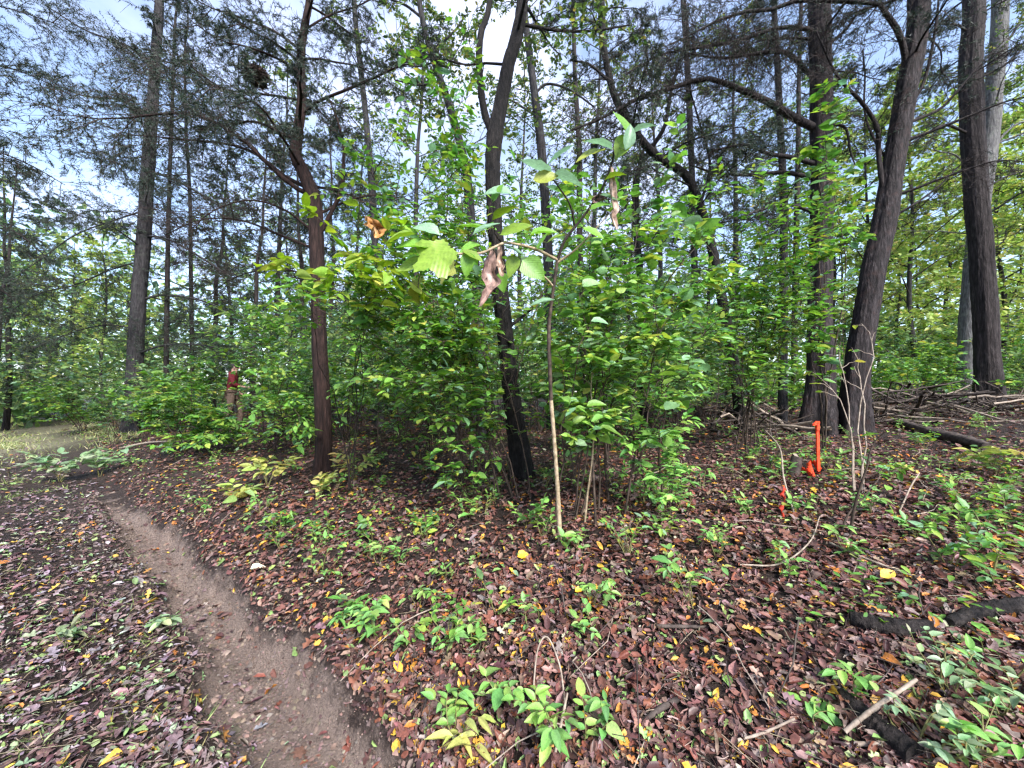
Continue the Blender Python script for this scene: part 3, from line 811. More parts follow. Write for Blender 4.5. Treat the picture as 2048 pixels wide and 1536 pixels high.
tree('cedar_tree', 'straight dark trunk of the twin trees behind the orange stake, the upright one', (1637, 868),
     [(1638, 830, 66), (1640, 740, 58), (1640, 640, 52), (1642, 500, 48), (1644, 350, 48), (1643, 200, 48), (1640, 80, 47), (1638, 0, 46)],
     M_MIXBARK, limb_mat=M_BARK_PINE,
     limbs=[([(1632, 164, 13), (1608, 137, 12), (1580, 109, 11), (1550, 103, 9), (1502, 109, 8), (1451, 116, 6), (1410, 113, 4), (1350, 100, 2)], {'dz': -.5, 'live': .2, 'k1': 11}),
            ([(1621, 260, 20), (1570, 226, 18), (1539, 205, 16), (1495, 185, 14), (1451, 167, 12), (1410, 157, 10), (1348, 175, 9), (1265, 202, 8), (1214, 232, 6), (1145, 260, 4)], {'dz': -.7, 'live': .2, 'k1': 11}),
            ([(1621, 331, 12), (1580, 314, 11), (1539, 308, 9), (1490, 290, 7), (1430, 300, 4)], {'dz': -.5, 'live': .18, 'k1': 11}),
            ([(1618, 359, 11), (1570, 345, 10), (1500, 350, 8), (1430, 345, 5), (1380, 330, 3)], {'dz': .4, 'live': .18, 'k1': 11}),
            ([(1625, 60, 11), (1560, 55, 9), (1480, 80, 8), (1400, 95, 6), (1320, 110, 4), (1250, 150, 3)], {'dz': -.6, 'live': .5, 'k1': 11}),
            ([(1655, 100, 8), (1690, 60, 7), (1720, 20, 5)], {'live': .4}),
            ([(1660, 250, 8), (1690, 255, 7), (1700, 300, 5), (1710, 330, 3)], {'live': .1}),
            ([(1622, 430, 9), (1580, 410, 8), (1520, 420, 6), (1470, 440, 4)], {'dz': -.3, 'live': .1})],
     up=5.0, auto=dict(z0=7.2, z1=11.5, n=13, len=2.1), sides=66, rings=170)

tree('cedar_tree', 'leaning forked trunk of the twin trees behind the orange stake, reddish low down', (1706, 868),
     [(1708, 830, 62), (1714, 740, 54), (1730, 640, 53), (1750, 530, 54), (1768, 440, 54), (1782, 360, 50), (1794, 290, 49), (1812, 190, 50), (1828, 100, 50), (1838, 0, 48)],
     M_MIXBARK, limb_mat=M_BARK_PINE,
     limbs=[([(1813, 150, 17), (1808, 102, 16), (1799, 68, 15), (1775, 31, 13), (1751, 5, 12), (1656, 3, 11), (1600, 0, 10), (1539, 20, 9), (1468, 27, 7), (1400, 60, 5), (1340, 90, 3)], {'dz': -.6, 'live': .45, 'k1': 10}),
            ([(1758, 400, 12), (1757, 307, 12), (1755, 256, 11), (1724, 205, 9), (1690, 171, 8), (1666, 137, 6), (1632, 62, 4)], {'dz': -.35, 'live': .1, 'k1': 8}),
            ([(1823, 253, 10), (1878, 219, 8), (1912, 185, 7), (1960, 130, 5), (2010, 80, 3)], {'dz': -.3, 'live': .1}),
            ([(1815, 287, 11), (1861, 263, 9), (1929, 236, 8), (1997, 208, 6), (2045, 195, 4), (2100, 180, 3)], {'dz': -.8, 'live': .1}),
            ([(1796, 396, 9), (1826, 379, 8), (1878, 359, 7), (1946, 335, 6), (1997, 321, 4), (2060, 325, 3)], {'dz': -.8, 'live': .05}),
            ([(1790, 441, 8), (1826, 410, 7), (1878, 372, 5), (1920, 330, 3)], {'dz': .4, 'live': .05}),
            ([(1825, 225, 11), (1845, 170, 9), (1861, 113, 8), (1874, 34, 6), (1878, -20, 4)], {'dz': -.2, 'live': .1}),
            ([(1790, 330, 9), (1760, 300, 7), (1730, 230, 5), (1730, 150, 4), (1725, 100, 3)], {'dz': .3, 'live': .1})],
     up=5.0, auto=dict(z0=7.4, z1=11.5, n=12, len=2.1), sides=66, rings=170)

tree('pine_tree', 'thick brown trunk standing alone at the photo\'s right edge', (1980, 826),
     [(1978, 790, 64), (1974, 700, 56), (1968, 600, 55), (1961, 480, 55), (1950, 350, 54), (1943, 200, 54), (1942, 100, 52), (1947, 0, 50)],
     M_BARK_PINE,
     limbs=[([(1930, 270, 8), (1890, 250, 7), (1850, 270, 5), (1800, 300, 3)], {'dz': -.5, 'live': .1}),
            ([(1965, 160, 7), (2010, 130, 6), (2060, 80, 4)], {'dz': .3, 'live': .1}),
            ([(1970, 380, 6), (2020, 350, 5), (2070, 340, 3)], {'dz': .4, 'live': .2})],
     up=6.0, auto=dict(z0=8.4, z1=13, n=12, len=2.3), sides=66, rings=170, flare=.6)

tree('pine_tree', 'tall trunk at the left, black at the foot and grey lichened higher up', (268, 862),
     [(268, 820, 40), (270, 740, 36), (275, 640, 34), (284, 520, 32), (292, 400, 30), (300, 280, 28), (308, 180, 24), (314, 80, 22), (319, 0, 20)],
     M_BARK_GREY,
     limbs=[([(290, 420, 5), (230, 440, 4), (150, 470, 4), (80, 520, 3), (20, 560, 2)], {'dz': -.8, 'k1': 7, 'live': .9}),
            ([(282, 520, 5), (220, 540, 4), (150, 570, 4), (70, 590, 3), (0, 640, 2)], {'dz': -1.0, 'k1': 10}),
            ([(296, 340, 7), (350, 360, 6), (420, 400, 4), (470, 440, 3)], {'dz': .5, 'live': .5}),
            ([(288, 470, 7), (340, 480, 6), (410, 520, 5), (470, 560, 3)], {'dz': -.6, 'live': .4}),
            ([(303, 230, 7), (240, 200, 6), (160, 190, 5), (80, 150, 3)], {'dz': -.5}),
            ([(310, 130, 7), (250, 90, 6), (170, 60, 5), (90, 10, 3)], {'dz': .5}),
            ([(278, 600, 7), (330, 590, 6), (400, 600, 4), (450, 620, 3)], {'dz': .3, 'live': .7}),
            ([(274, 660, 4), (210, 650, 4), (130, 670, 3), (60, 700, 2)], {'dz': -.8, 'live': 1, 'k1': 10}),
            ([(272, 710, 6), (330, 690, 5), (400, 690, 4), (450, 700, 3)], {'dz': -.8, 'live': 1})],
     up=4.0, auto=dict(z0=6.0, z1=14, n=20, len=2.6), seed_len=1.3)

# thinner trees of the middle ground
def thin_tree(label, base_px, d, pts, mat, limbs=(), up=3.5, kind='leafy', auto=None, dens=1.15, name='young_tree'):
    p = W(base_px[0], base_px[1], d); p = gpt(p[0], p[1])
    py = 768 - F * math.tan(math.atan2(p[2] - CAM_Z, d) - PITCH)
    return tree(name, label, (base_px[0], py), pts, mat, limbs, up, kind, auto, sides=12, rings=50, d=d, dens=dens, flare=.3)

thin_tree('feathery conifer boughs reaching in from beyond the upper left edge', (-190, 830), 6.2,
          [(-190, 700, 26), (-192, 500, 24), (-196, 300, 22), (-200, 100, 19), (-204, -60, 16)], M_BARK_PINE,
          [([(-196, 330, 7), (-110, 300, 6), (-20, 300, 5), (60, 330, 4), (130, 370, 2)], {'dz': .5, 'k1': 11}), ([(-198, 190, 7), (-110, 150, 6), (-20, 130, 5), (60, 150, 4), (140, 190, 2)], {'dz': .8, 'k1': 11}),
           ([(-200, 60, 6), (-110, 20, 5), (-20, 10, 4), (60, 30, 3), (120, 50, 2)], {'dz': .3, 'k1': 11}), ([(-194, 450, 7), (-110, 430, 6), (-30, 440, 5), (40, 470, 4), (100, 520, 2)], {'dz': .6, 'k1': 11}),
           ([(-192, 560, 7), (-110, 540, 6), (-30, 560, 5), (30, 600, 3)], {'dz': .9, 'k1': 11})], kind='conifer', dens=.75, auto=dict(z0=6.5, z1=9.5, n=8, len=1.8, r=.014), name='conifer_tree')
thin_tree('pale grey trunk half hidden behind the thick brown one', (1934, 742), 9.2,
          [(1938, 700, 52), (1945, 560, 46), (1962, 400, 46), (1982, 250, 44), (1994, 120, 42), (2000, 0, 40)], M_BARK_PALE,
          [([(2000, 110, 9), (2030, 60, 8), (2060, 0, 6)], {'live': .8}), ([(1990, 300, 8), (2030, 250, 6), (2080, 240, 4)], {'live': .8})],
          up=6, auto=dict(z0=4.5, z1=13, n=18, len=2.6, rise=.5, droop=.2), name='oak_tree')
thin_tree('slim grey tree leaning left, behind the black crooked trunk', (965, 800), 6.5,
          [(960, 700, 22), (948, 520, 20), (938, 400, 19), (930, 330, 18), (905, 230, 16), (878, 150, 14), (856, 85, 12), (838, 0, 11)], M_BARK_GREY,
          [([(862, 100, 6), (890, 80, 5), (915, 55, 4), (930, 30, 3)], {'live': .4}), ([(838, 32, 6), (810, 10, 5), (770, -5, 3)], {'live': .4}),
           ([(880, 160, 5), (840, 170, 4), (790, 160, 3)], {'live': .5})], auto=dict(z0=4.5, z1=10, n=10, len=1.5, rise=.7, droop=.1, r=.012))
thin_tree('straight grey pole tree between the crooked trunk and the dead curled leaf', (1105, 800), 8.0,
          [(1102, 700, 22), (1095, 500, 20), (1085, 320, 18), (1076, 240, 17), (1066, 160, 15), (1056, 80, 14), (1048, 0, 12)], M_BARK_GREY,
          [([(1072, 190, 6), (1095, 168, 5), (1140, 180, 4), (1190, 215, 3)], {'live': .5}), ([(1075, 235, 5), (1030, 205, 4), (1000, 190, 3)], {'live': .6})],
          auto=dict(z0=5, z1=12, n=12, len=1.7, rise=.6, droop=.1, r=.014))
thin_tree('dark tree bowing over to the right of the crooked trunk', (1482, 830), 6.3,
          [(1470, 740, 24), (1448, 620, 22), (1425, 500, 20), (1400, 410, 19), (1372, 350, 18), (1310, 310, 17), (1260, 250, 16), (1225, 180, 14), (1208, 90, 12), (1204, 0, 11)], M_BARK_CHERRY,
          [([(1400, 410, 7), (1420, 330, 6), (1400, 250, 4), (1380, 180, 3)], {'live': .3}), ([(1290, 290, 6), (1270, 360, 5), (1268, 420, 4), (1280, 500, 3)], {'live': .4}),
           ([(1222, 170, 6), (1180, 130, 5), (1140, 120, 3)], {'live': .3})], kind='conifer', auto=dict(z0=4.0, z1=9.5, n=18, len=1.7, r=.014))
thin_tree('upright dark pole behind the green leaves left of the twin trunks', (1565, 800), 7.5,
          [(1566, 700, 20), (1568, 560, 18), (1567, 400, 17), (1560, 250, 15), (1553, 100, 13), (1548, 0, 12)], M_BARK_GREY, (), auto=dict(z0=3, z1=11, n=16, len=1.5, rise=.5, droop=.1, r=.012))
thin_tree('slender tree with yellowing leaves in the gap left of the crooked trunk', (760, 800), 9.5,
          [(758, 700, 16), (750, 500, 15), (742, 350, 14), (728, 200, 12), (715, 80, 11), (708, 0, 10)], M_BARK_GREY, (), auto=dict(z0=3.5, z1=13, n=18, len=1.9, rise=.6, droop=.1, r=.014))
thin_tree('dark slim conifer standing behind the tall left trunk', (333, 800), 12.0,
          [(333, 700, 12), (335, 550, 11), (338, 400, 9), (345, 200, 8), (350, 50, 6)], M_BARK_PINE, (), kind='conifer', auto=dict(z0=3.0, z1=14, n=26, len=1.9, r=.016), dens=.6)
thin_tree('second slim conifer deeper behind the tall left trunk', (385, 800), 13.5,
          [(384, 700, 10), (382, 550, 9), (380, 400, 8), (372, 250, 7), (370, 100, 5)], M_BARK_PINE, (), kind='conifer', auto=dict(z0=3.0, z1=14, n=26, len=2.0, r=.016), dens=.6)
thin_tree('slim crooked tree right of the curled dead leaf', (1288, 800), 7.2,
          [(1286, 700, 16), (1280, 560, 15), (1272, 430, 14), (1275, 350, 12), (1300, 300, 10), (1330, 250, 8), (1345, 170, 7), (1372, 80, 6)], M_BARK_CHERRY, (), up=2, auto=dict(z0=4.5, z1=8, n=9, len=1.2, rise=.6, droop=.1, r=.01))
thin_tree('slim dark conifer showing between the crooked trunk and the bowing tree', (1165, 795), 10.0,
          [(1163, 700, 13), (1160, 500, 12), (1158, 300, 11), (1150, 150, 9), (1146, 0, 8)], M_BARK_PINE, (), kind='conifer', auto=dict(z0=6, z1=14, n=18, len=1.8, r=.014), dens=.6)
thin_tree('slim dark conifer just left of the upright twin trunk', (1590, 795), 9.5,
          [(1588, 700, 13), (1592, 500, 12), (1596, 300, 11), (1598, 150, 9), (1602, 0, 8)], M_BARK_PINE, (), kind='conifer', auto=dict(z0=5.5, z1=14, n=18, len=1.8, r=.014), dens=.6)
thin_tree('tall thin pole above the thicket near the top middle', (1395, 790), 9.0,
          [(1392, 700, 15), (1388, 500, 14), (1382, 300, 13), (1375, 150, 12), (1366, 0, 10)], M_BARK_GREY, (), kind='conifer', auto=dict(z0=4.5, z1=13, n=20, len=2.0, r=.014), dens=.7)

# ================================================================ SHRUBS
CH_D = float(hit(1047, 955)[1])
_ch = np.array([W(*p, CH_D) for p in ((1043, 930), (1022, 780), (1002, 600), (994, 500), (987, 400), (985, 330), (990, 270), (1016, 130))])
CH_Z, CH_X = _ch[:, 2], _ch[:, 0]
def arch(b, t, n=9, lift=.75, side=.3):
    c = b + (t - b) * np.array([side, side, lift]) + rng.normal(0, .06, 3)
    s = np.linspace(0, 1, n)[:, None]
    q = (1 - s) ** 2 * b + 2 * s * (1 - s) * c + s ** 2 * t
    w = np.cumsum(rng.normal(0, .014, q.shape), 0) * np.linalg.norm(t - b); return q + (w - w[:1]) * np.minimum(1, s * 4) * np.array([1, 1, .5])

def shrub(name, label, base, targets, leafL, pal, n_obj=0, k=(9, 3, 6), lf=.30, r=.0085, mat=None, cat='shrub', group=None, start=.22, tmpl=T_MID, meshes=None, wratio=.5, flat=.38, up=.05, spread_base=.15):
    root = empty(name, base)
    tag(root, label, cat, group)
    LPs, LDs, LNs = [], [], []
    for t in targets:
        b = base + np.array([rng.normal(0, spread_base), rng.normal(0, spread_base), -.04])
        q = arch(b, np.asarray(t, float))
        rr = r * rng.uniform(.7, 1.2)
        mb = MB(); mb.tubes(q, np.linspace(rr, rr * .25, len(q)), 6)
        B1, _ = spawn(q[None], k[0], start, 1, .5, 1.2, lf, 5, .45, up, -.05, .03, .4, .2)
        B2, _ = spawn(B1, k[1], .15, 1, .45, 1.0, .5, 3, .35, .02, -.06, .03, .4, .1)
        so = part('stem', mb, mat or M_STEM, root)
        if len(B1):
            tw = MB(); tw.tubes(B1, radii(B1, .0042, .4), 3)
            if len(B2): tw.tubes(B2, radii(B2, .0022, .5), 3)
            to = part('twigs', tw, mat or M_STEM, root, kind='stuff'); to.parent = so
        for T, kk in ((B1, k[2]), (B2, k[2])):
            p, d, n_ = leaf_sites(T, kk, .1, flat)
            LPs.append(p); LDs.append(d); LNs.append(n_)
    P, D, N = np.concatenate(LPs), np.concatenate(LDs), np.concatenate(LNs)
    ok = P[:, 2] > G(P[:, 0], P[:, 1]) + .02
    tx = np.interp(P[:, 2], CH_Z, CH_X) * P[:, 1] / CH_D          # the shrubs leave the crooked trunk mostly clear
    ok &= ~((np.abs(P[:, 0] - tx) < .16 * P[:, 1] / CH_D) & (P[:, 1] < CH_D) & (rng.random(len(P)) < .72))
    P, D, N = P[ok], D[ok], N[ok]
    L = leafL * rng.lognormal(0, .28, len(P)); Wd = L * wratio * rng.uniform(.8, 1.2, len(P)); C = palette(len(P), *pal)
    o = np.argsort(-L / np.linalg.norm(P - np.array([0, 0, CAM_Z]), axis=1))
    for i in o[:n_obj]:
        leaf_object('leaf', random.choice(meshes or ME_OVAL), P[i], D[i], N[i], L[i], Wd[i], C[i], root, base)
    o = o[n_obj:]
    if len(o):
        mb = MB(); mb.leaves(P[o], D[o], N[o], L[o], Wd[o], tmpl, C[o])
        part('foliage', mb, M_LEAF, root, kind='stuff')
    return root

def WT(*pts):
    return [W(*p) for p in pts]

shrub('thicket_shrub', 'arching shrub leaning left from the foot of the crooked trunk, over the red cedar', hit(1020, 990),
      WT((700, 600, 3.3), (640, 570, 3.1), (820, 560, 3.0), (760, 680, 3.4), (860, 480, 3.2), (890, 660, 3.5), (690, 520, 3.2), (600, 600, 3.4)), .074, BRIGHT, 240, k=(14, 5, 6))
shrub('thicket_shrub', 'tallest shrub of the thicket, its top sprig standing beside the crooked trunk', hit(930, 965),
      WT((1010, 440, 4.9), (922, 165, 3.7), (840, 360, 3.4), (750, 360, 3.4), (1110, 450, 4.3), (910, 540, 3.4), (880, 300, 3.7), (800, 430, 3.2)), .074, BRIGHT, 240, k=(14, 5, 6))
shrub('thicket_shrub', 'broad shrub with pale round leaves right of the crooked trunk', hit(1170, 1040),
      WT((1200, 430, 3.1), (1290, 520, 2.9), (1350, 610, 3.0), (1180, 620, 2.8), (1240, 690, 2.8), (1400, 490, 3.3), (1180, 520, 3.0), (1290, 420, 3.2)), .076,
      ([(.17, .33, .07), (.20, .34, .17), (.13, .27, .05), (.26, .41, .08), (.36, .44, .08)], [3, 2.5, 2, 2.5, 1]), 240, k=(13, 5, 6), wratio=.60)
shrub('thicket_shrub', 'small shrub with a hanging curtain of light leaves below the dead curled leaf', hit(1330, 1010),
      WT((1300, 780, 3.0), (1345, 960, 2.75), (1330, 700, 3.0), (1420, 660, 3.3), (1280, 860, 2.9), (1370, 900, 2.8)), .062, SEEDL, 180, k=(7, 3, 5), start=.25, lf=.3)
shrub('thicket_shrub', 'leafy shrub in front of the twin trunks, at their left', hit(1490, 905),
      WT((1420, 430, 4.3), (1500, 390, 4.4), (1560, 480, 4.3), (1620, 440, 4.2), (1700, 470, 4.3), (1540, 620, 4.5), (1450, 560, 4.3), (1640, 560, 4.3), (1380, 640, 4.3)), .076, BRIGHT, 160, k=(14, 5, 6))
shrub('thicket_shrub', 'dim shrub filling the gap between the red cedar and the crooked trunk', hit(870, 905),
      WT((780, 720, 4.6), (700, 760, 4.8), (850, 620, 4.6), (950, 720, 4.7), (760, 620, 4.8), (900, 560, 4.8), (680, 660, 4.9)), .075, GREENS, 60, k=(11, 5, 6))
shrub('thicket_shrub', 'dim shrub behind the pale sapling stem, right of the crooked trunk', hit(1180, 900),
      WT((1120, 700, 4.6), (1220, 640, 4.7), (1280, 720, 4.6), (1090, 560, 4.8), (1200, 540, 4.8), (1320, 640, 4.8), (1360, 740, 4.6)), .075, GREENS, 60, k=(11, 5, 6))
shrub('thicket_shrub', 'low leafy shrub at the left of the red cedar trunk', hit(560, 900),
      WT((520, 670, 5.4), (540, 620, 5.3), (590, 700, 5.2), (560, 780, 5.1), (600, 600, 5.6), (590, 820, 5.0)), .085, BRIGHT, 60, k=(11, 5, 6))
shrub('thicket_shrub', 'yellow-green shrub spreading left of the red cedar, in front of the person', hit(390, 900),
      WT((330, 770, 7.2), (385, 740, 7.2), (430, 815, 7.3), (300, 820, 7.0), (360, 800, 6.9), (450, 860, 7.0), (500, 850, 7.2), (250, 770, 7.4)), .10, BRIGHT, 40, k=(11, 5, 6))
shrub('tall_sapling', 'thin sapling with bright leaves climbing in front of the upright twin trunk', hit(1648, 900),
      WT((1600, 225, 4.6), (1640, 330, 4.6), (1590, 300, 4.5), (1650, 620, 4.6), (1630, 700, 4.5)), .10, BRIGHT, 70, k=(6, 2, 5), r=.008, cat='sapling', spread_base=.02, start=.55, lf=.12)
shrub('tall_sapling', 'bare forked grey sapling in front of the leaning twin trunk', hit(1715, 985),
      WT((1705, 720, 3.5), (1625, 745, 3.5), (1720, 640, 3.6), (1690, 700, 3.6)), .07, BRIGHT, 10, k=(3, 0, 1), r=.007, cat='sapling', spread_base=.02, start=.5, lf=.12, mat=M_STICK)
shrub('tall_sapling', 'slender pale stem right of the pale sapling', hit(1163, 1045),
      WT((1190, 700, 2.85)), .075, BRIGHT, 40, k=(5, 2, 5), r=.008, cat='sapling', spread_base=.02, start=.6, lf=.16, mat=M_PALE)
shrub('tall_sapling', 'pale bent stem at the left foot of the crooked trunk', hit(945, 1000),
      WT((975, 850, 3.3), (880, 880, 3.2), (1000, 800, 3.3), (850, 930, 3.1)), .07, BRIGHT, 60, k=(5, 2, 5), r=.007, cat='sapling', spread_base=.02, start=.3, lf=.24, mat=M_STEM)

# thin bare shoots in the thicket
for i, (x0, y0, x1, y1, dd, lab) in enumerate([
        (1150, 985, 1138, 700, 0, 'thin bare shoot just right of the pale sapling'),
        (1215, 930, 1190, 640, 0, 'bare shoot in the dim gap right of the crooked trunk'),
        (1275, 945, 1300, 700, 0, 'bare shoot rising behind the hanging curtain of leaves'),
        (905, 930, 850, 720, 0, 'dark shoot leaning left behind the crooked trunk'),
        (760, 890, 740, 690, 0, 'dark shoot in the gap right of the red cedar'),
        (1425, 870, 1440, 680, 0, 'bare grey shoot left of the leafy shrub by the twin trunks'),
        (1535, 860, 1520, 640, 0, 'thin dry stem left of the twin trunks'),
        (1700, 1070, 1740, 870, 0, 'leaning dark shoot right of the orange stake'),
        (1685, 850, 1688, 560, 0, 'thin dark stem squeezed between the twin trunks'),
        (218, 900, 216, 800, 0, 'thin black stick standing upright among bushes by the trail')]):
    b = hit(x0, y0)
    shrub('bare_shoot', lab, b, [W(x1, y1, b[1] - .1), W(x1 + 25, y1 + 60, b[1] + .1)], .06, GREENS, 0, k=(4, 1, 1), r=.009, cat='shoot', spread_base=.02, start=.4, lf=.16, mat=M_STEM)

# ---------------------------------------------------------------- sapling with very large leaves
sb = hit(1120, 1090)
root = tag(empty('big_leaf_sapling', sb), 'sapling with pale lower stem and very large drooping leaves, in front of the crooked trunk', 'sapling')
sd_ = sb[1]
BRANCH = []
def stem_part(pts, ds, mat, name='stem', r=None):
    P = np.array([W(p[0], p[1], d_) for p, d_ in zip(pts, ds)])
    R = np.array([p[2] * d_ / F / 2 for p, d_ in zip(pts, ds)])
    q, rr = smooth_line(P, R, 6 * len(pts))
    mb = MB(); mb.tubes(q, rr * (1 + .08 * np.sin(np.arange(len(rr)) * 1.9)), 8)
    BRANCH.append(q)
    return part(name, mb, mat, root)
stem_part([(1121, 1098, 9), (1117, 1010, 9), (1112, 930, 8), (1107, 860, 8), (1102, 800, 8)], [sd_, sd_, sd_ - .02, sd_ - .04, sd_ - .05], M_PALE)
stem_part([(1102, 800, 8), (1099, 720, 8), (1098, 650, 8), (1105, 590, 7), (1115, 520, 7)], [sd_ - .05, sd_ - .1, sd_ - .1, sd_ - .12, sd_ - .15], M_STEM)
stem_part([(1115, 520, 7), (1130, 480, 6), (1165, 435, 5), (1200, 385, 5), (1223, 330, 4), (1228, 300, 3)], np.linspace(sd_ - .15, sd_ - .35, 6), M_TWIG, 'branch')
stem_part([(1115, 520, 6), (1070, 498, 6), (1025, 487, 5), (1005, 487, 5), (965, 505, 5), (925, 508, 5), (868, 500, 4)], np.linspace(sd_ - .15, sd_ - .75, 7), M_PALE, 'branch')
stem_part([(1150, 455, 4), (1140, 410, 4), (1118, 375, 3), (1100, 350, 3)], np.linspace(sd_ - .2, sd_ - .45, 4), M_TWIG, 'branch')
stem_part([(1108, 575, 5), (1090, 555, 4), (1065, 540, 4), (1000, 543, 3)], np.linspace(sd_ - .12, sd_ - .3, 4), M_PALE, 'branch')
stem_part([(1116, 525, 5), (1150, 500, 4), (1180, 470, 3), (1225, 420, 2)], np.linspace(sd_ - .15, sd_ - .3, 4), M_PALE, 'branch')
stem_part([(1004, 487, 4), (990, 465, 3), (988, 430, 2), (985, 400, 2)], np.linspace(sd_ - .4, sd_ - .5, 4), M_TWIG, 'branch')
YG, TE, GR, OL, YL = (.20, .31, .040), (.20, .33, .20), (.16, .33, .045), (.30, .33, .06), (.40, .42, .09)
# px, py of the leaf's foot, length px, direction in the picture (deg, 0 right, 90 up), share facing the camera, colour, width ratio, lobed
for (px, py, sz, an, face, c, wr, lob, dd) in [
        (905, 490, 140, 215, .6, YG, .75, 1, -.8), (880, 470, 80, 160, .4, TE, .6, 0, -.75), (830, 465, 95, 190, .5, YG, .6, 0, -.75), (945, 470, 85, 25, .3, TE, .55, 0, -.6),
        (900, 520, 80, 250, .6, YL, .7, 1, -.6), (1040, 385, 85, 175, .45, TE, .62, 0, -.5), (1050, 365, 75, 10, .8, OL, .65, 0, -.5), (1105, 350, 100, 160, .25, TE, .7, 0, -.45),
        (1095, 330, 90, 35, .3, TE, .7, 0, -.45), (1105, 355, 95, 345, .3, TE, .75, 0, -.45), (1210, 300, 95, 200, .6, OL, .7, 0, -.4), (1225, 300, 90, 160, .35, TE, .55, 0, -.4),
        (1250, 300, 75, 75, .35, TE, .5, 0, -.4), (1285, 250, 75, 235, .85, YG, .75, 0, -.4), (1290, 240, 75, 25, .3, TE, .55, 0, -.4), (1275, 262, 85, 130, .4, GR, .6, 0, -.4),
        (1045, 520, 85, 320, .9, GR, .85, 0, -.35), (1050, 512, 75, 155, .35, TE, .65, 0, -.35), (1030, 510, 70, 255, .8, YG, .6, 0, -.35), (1000, 545, 60, 280, .8, GR, .7, 0, -.35),
        (870, 500, 110, 170, .4, GR, .5, 0, -.75), (860, 520, 100, 200, .55, YG, .6, 0, -.7), (985, 440, 80, 30, .4, YG, .5, 0, -.5), (975, 460, 90, 170, .4, GR, .5, 0, -.5),
        (1000, 470, 95, 15, .4, YG, .5, 0, -.45), (1060, 470, 80, 10, .4, GR, .5, 0, -.4), (985, 405, 60, 60, .5, GR, .6, 0, -.5), (1165, 455, 70, 330, .5, GR, .55, 0, -.3),
        (1200, 390, 60, 340, .4, TE, .6, 0, -.3), (1130, 470, 60, 200, .5, YG, .55, 0, -.2), (1110, 600, 80, 190, .4, TE, .6, 0, -.2), (960, 490, 70, 200, .5, GR, .55, 0, -.6), (925, 500, 70, 330, .6, YG, .55, 0, -.65), (940, 505, 75, 260, .7, GR, .6, 0, -.65), (1180, 420, 60, 20, .4, GR, .55, 0, -.3), (1210, 360, 60, 20, .4, YG, .55, 0, -.35), (1075, 500, 60, 60, .5, GR, .55, 0, -.3)]:
    d_ = sd_ + dd
    p = W(px, py, d_)
    bq = np.concatenate(BRANCH); near_ = bq[np.argmin(np.linalg.norm(bq - p, axis=1))]
    if np.linalg.norm(near_ - p) > .12: p = near_ + unit(p - near_) * .12      # leaf stalks stay short
    mb = MB(); mid_ = (p + near_) / 2 + np.array([0, 0, .015]); mb.tubes(np.array([near_, mid_, p]), np.array([.0024, .0018, .0016]), 5); part('stalk', mb, M_GSTEM, root)
    a = math.radians(an)
    D = np.array([math.cos(a), -.35 * (1 - face), math.sin(a)])
    Nn = unit(np.array([0, -face, 1 - face * .7]) + rng.normal(0, .18, 3))
    L = sz * d_ / F * (.72 if lob else .70)
    leaf_object('leaf', random.choice(ME_LOBED if lob else ME_OVAL), p, D, Nn, L, L * (1.05 if lob else wr), np.array(c) * rng.uniform(.85, 1.15), root, sb)

# yellow-green elm-like twig in front of the red cedar, hanging from the left
tb = hit(700, 985)
shrub('elm_sapling', 'thin sapling with rows of yellow-green leaves in front of the red cedar trunk', tb,
      WT((635, 475, 2.9), (700, 455, 2.9), (760, 470, 2.8), (720, 540, 2.8), (820, 500, 2.8)), .10, ([(.30, .40, .05), (.24, .37, .05), (.38, .40, .07)], [3, 3, 1]), 130, k=(4, 1, 6), cat='sapling', spread_base=.02, start=.72, lf=.14, r=.006, up=.0, mat=M_TWIG)

def crumpled(name, label, pts, ds, wpx, color, cat='leaf', group=None):
    """a dead leaf rolled on itself: a tapering open scroll with ragged edge"""
    P = np.array([W(p[0], p[1], d_) for p, d_ in zip(pts, ds)])
    q, w = smooth_line(P, np.array([x * d_ / F for x, d_ in zip(wpx, ds)]), 12)
    mb = MB(); V = []; m_ = 11
    tw = rng.normal(0, .18, 12).cumsum()
    for i in range(12):
        for j in range(m_):
            a = .4 + (j / (m_ - 1)) * (3.3 + .5 * math.sin(i * .9)) + tw[i]
            edge = 1 + (.35 * rng.random() if j in (0, m_ - 1) else .10 * rng.normal())
            r = w[i] * .62 * edge * (1 + .25 * math.sin(i * 1.4 + j * .8))
            V.append(q[i] + np.array([math.cos(a) * r, math.sin(a) * r * .8, rng.normal(0, .10) * w[i] + (.12 * w[i] * math.sin(j * 1.9 + i))]))
    f = [(i * m_ + j, i * m_ + j + 1, (i + 1) * m_ + j + 1, (i + 1) * m_ + j) for i in range(11) for j in range(m_ - 1)]
    mb.add(V, np.array(f), np.array(color) * rng.uniform(.65, 1.2, (len(f), 1)))
    b = q[0].copy()
    mb.V = [v - b for v in mb.V]
    o = link(name, mb.mesh(name, M_LITTER)); o.location = b
    tag(o, label, cat, group)
crumpled('dead_leaf', 'long pale brown curled dead leaf hanging above the thicket', [(1224, 333), (1228, 385), (1233, 415), (1227, 432), (1234, 458)], [sd_ - .34] * 5, [4, 14, 8, 13, 3], (.36, .25, .19))
crumpled('dead_leaf', 'crumpled brown dead leaf hanging against the crooked trunk', [(985, 500), (978, 540), (985, 565), (972, 590), (960, 612)], [sd_ - .47] * 5, [6, 22, 20, 13, 3], (.30, .19, .16))
crumpled('dead_leaf', 'narrow tan dead leaf stuck beside the crumpled one on the crooked trunk', [(999, 490), (1000, 530), (1004, 552)], [sd_ - .43] * 3, [5, 12, 4], (.40, .27, .20))
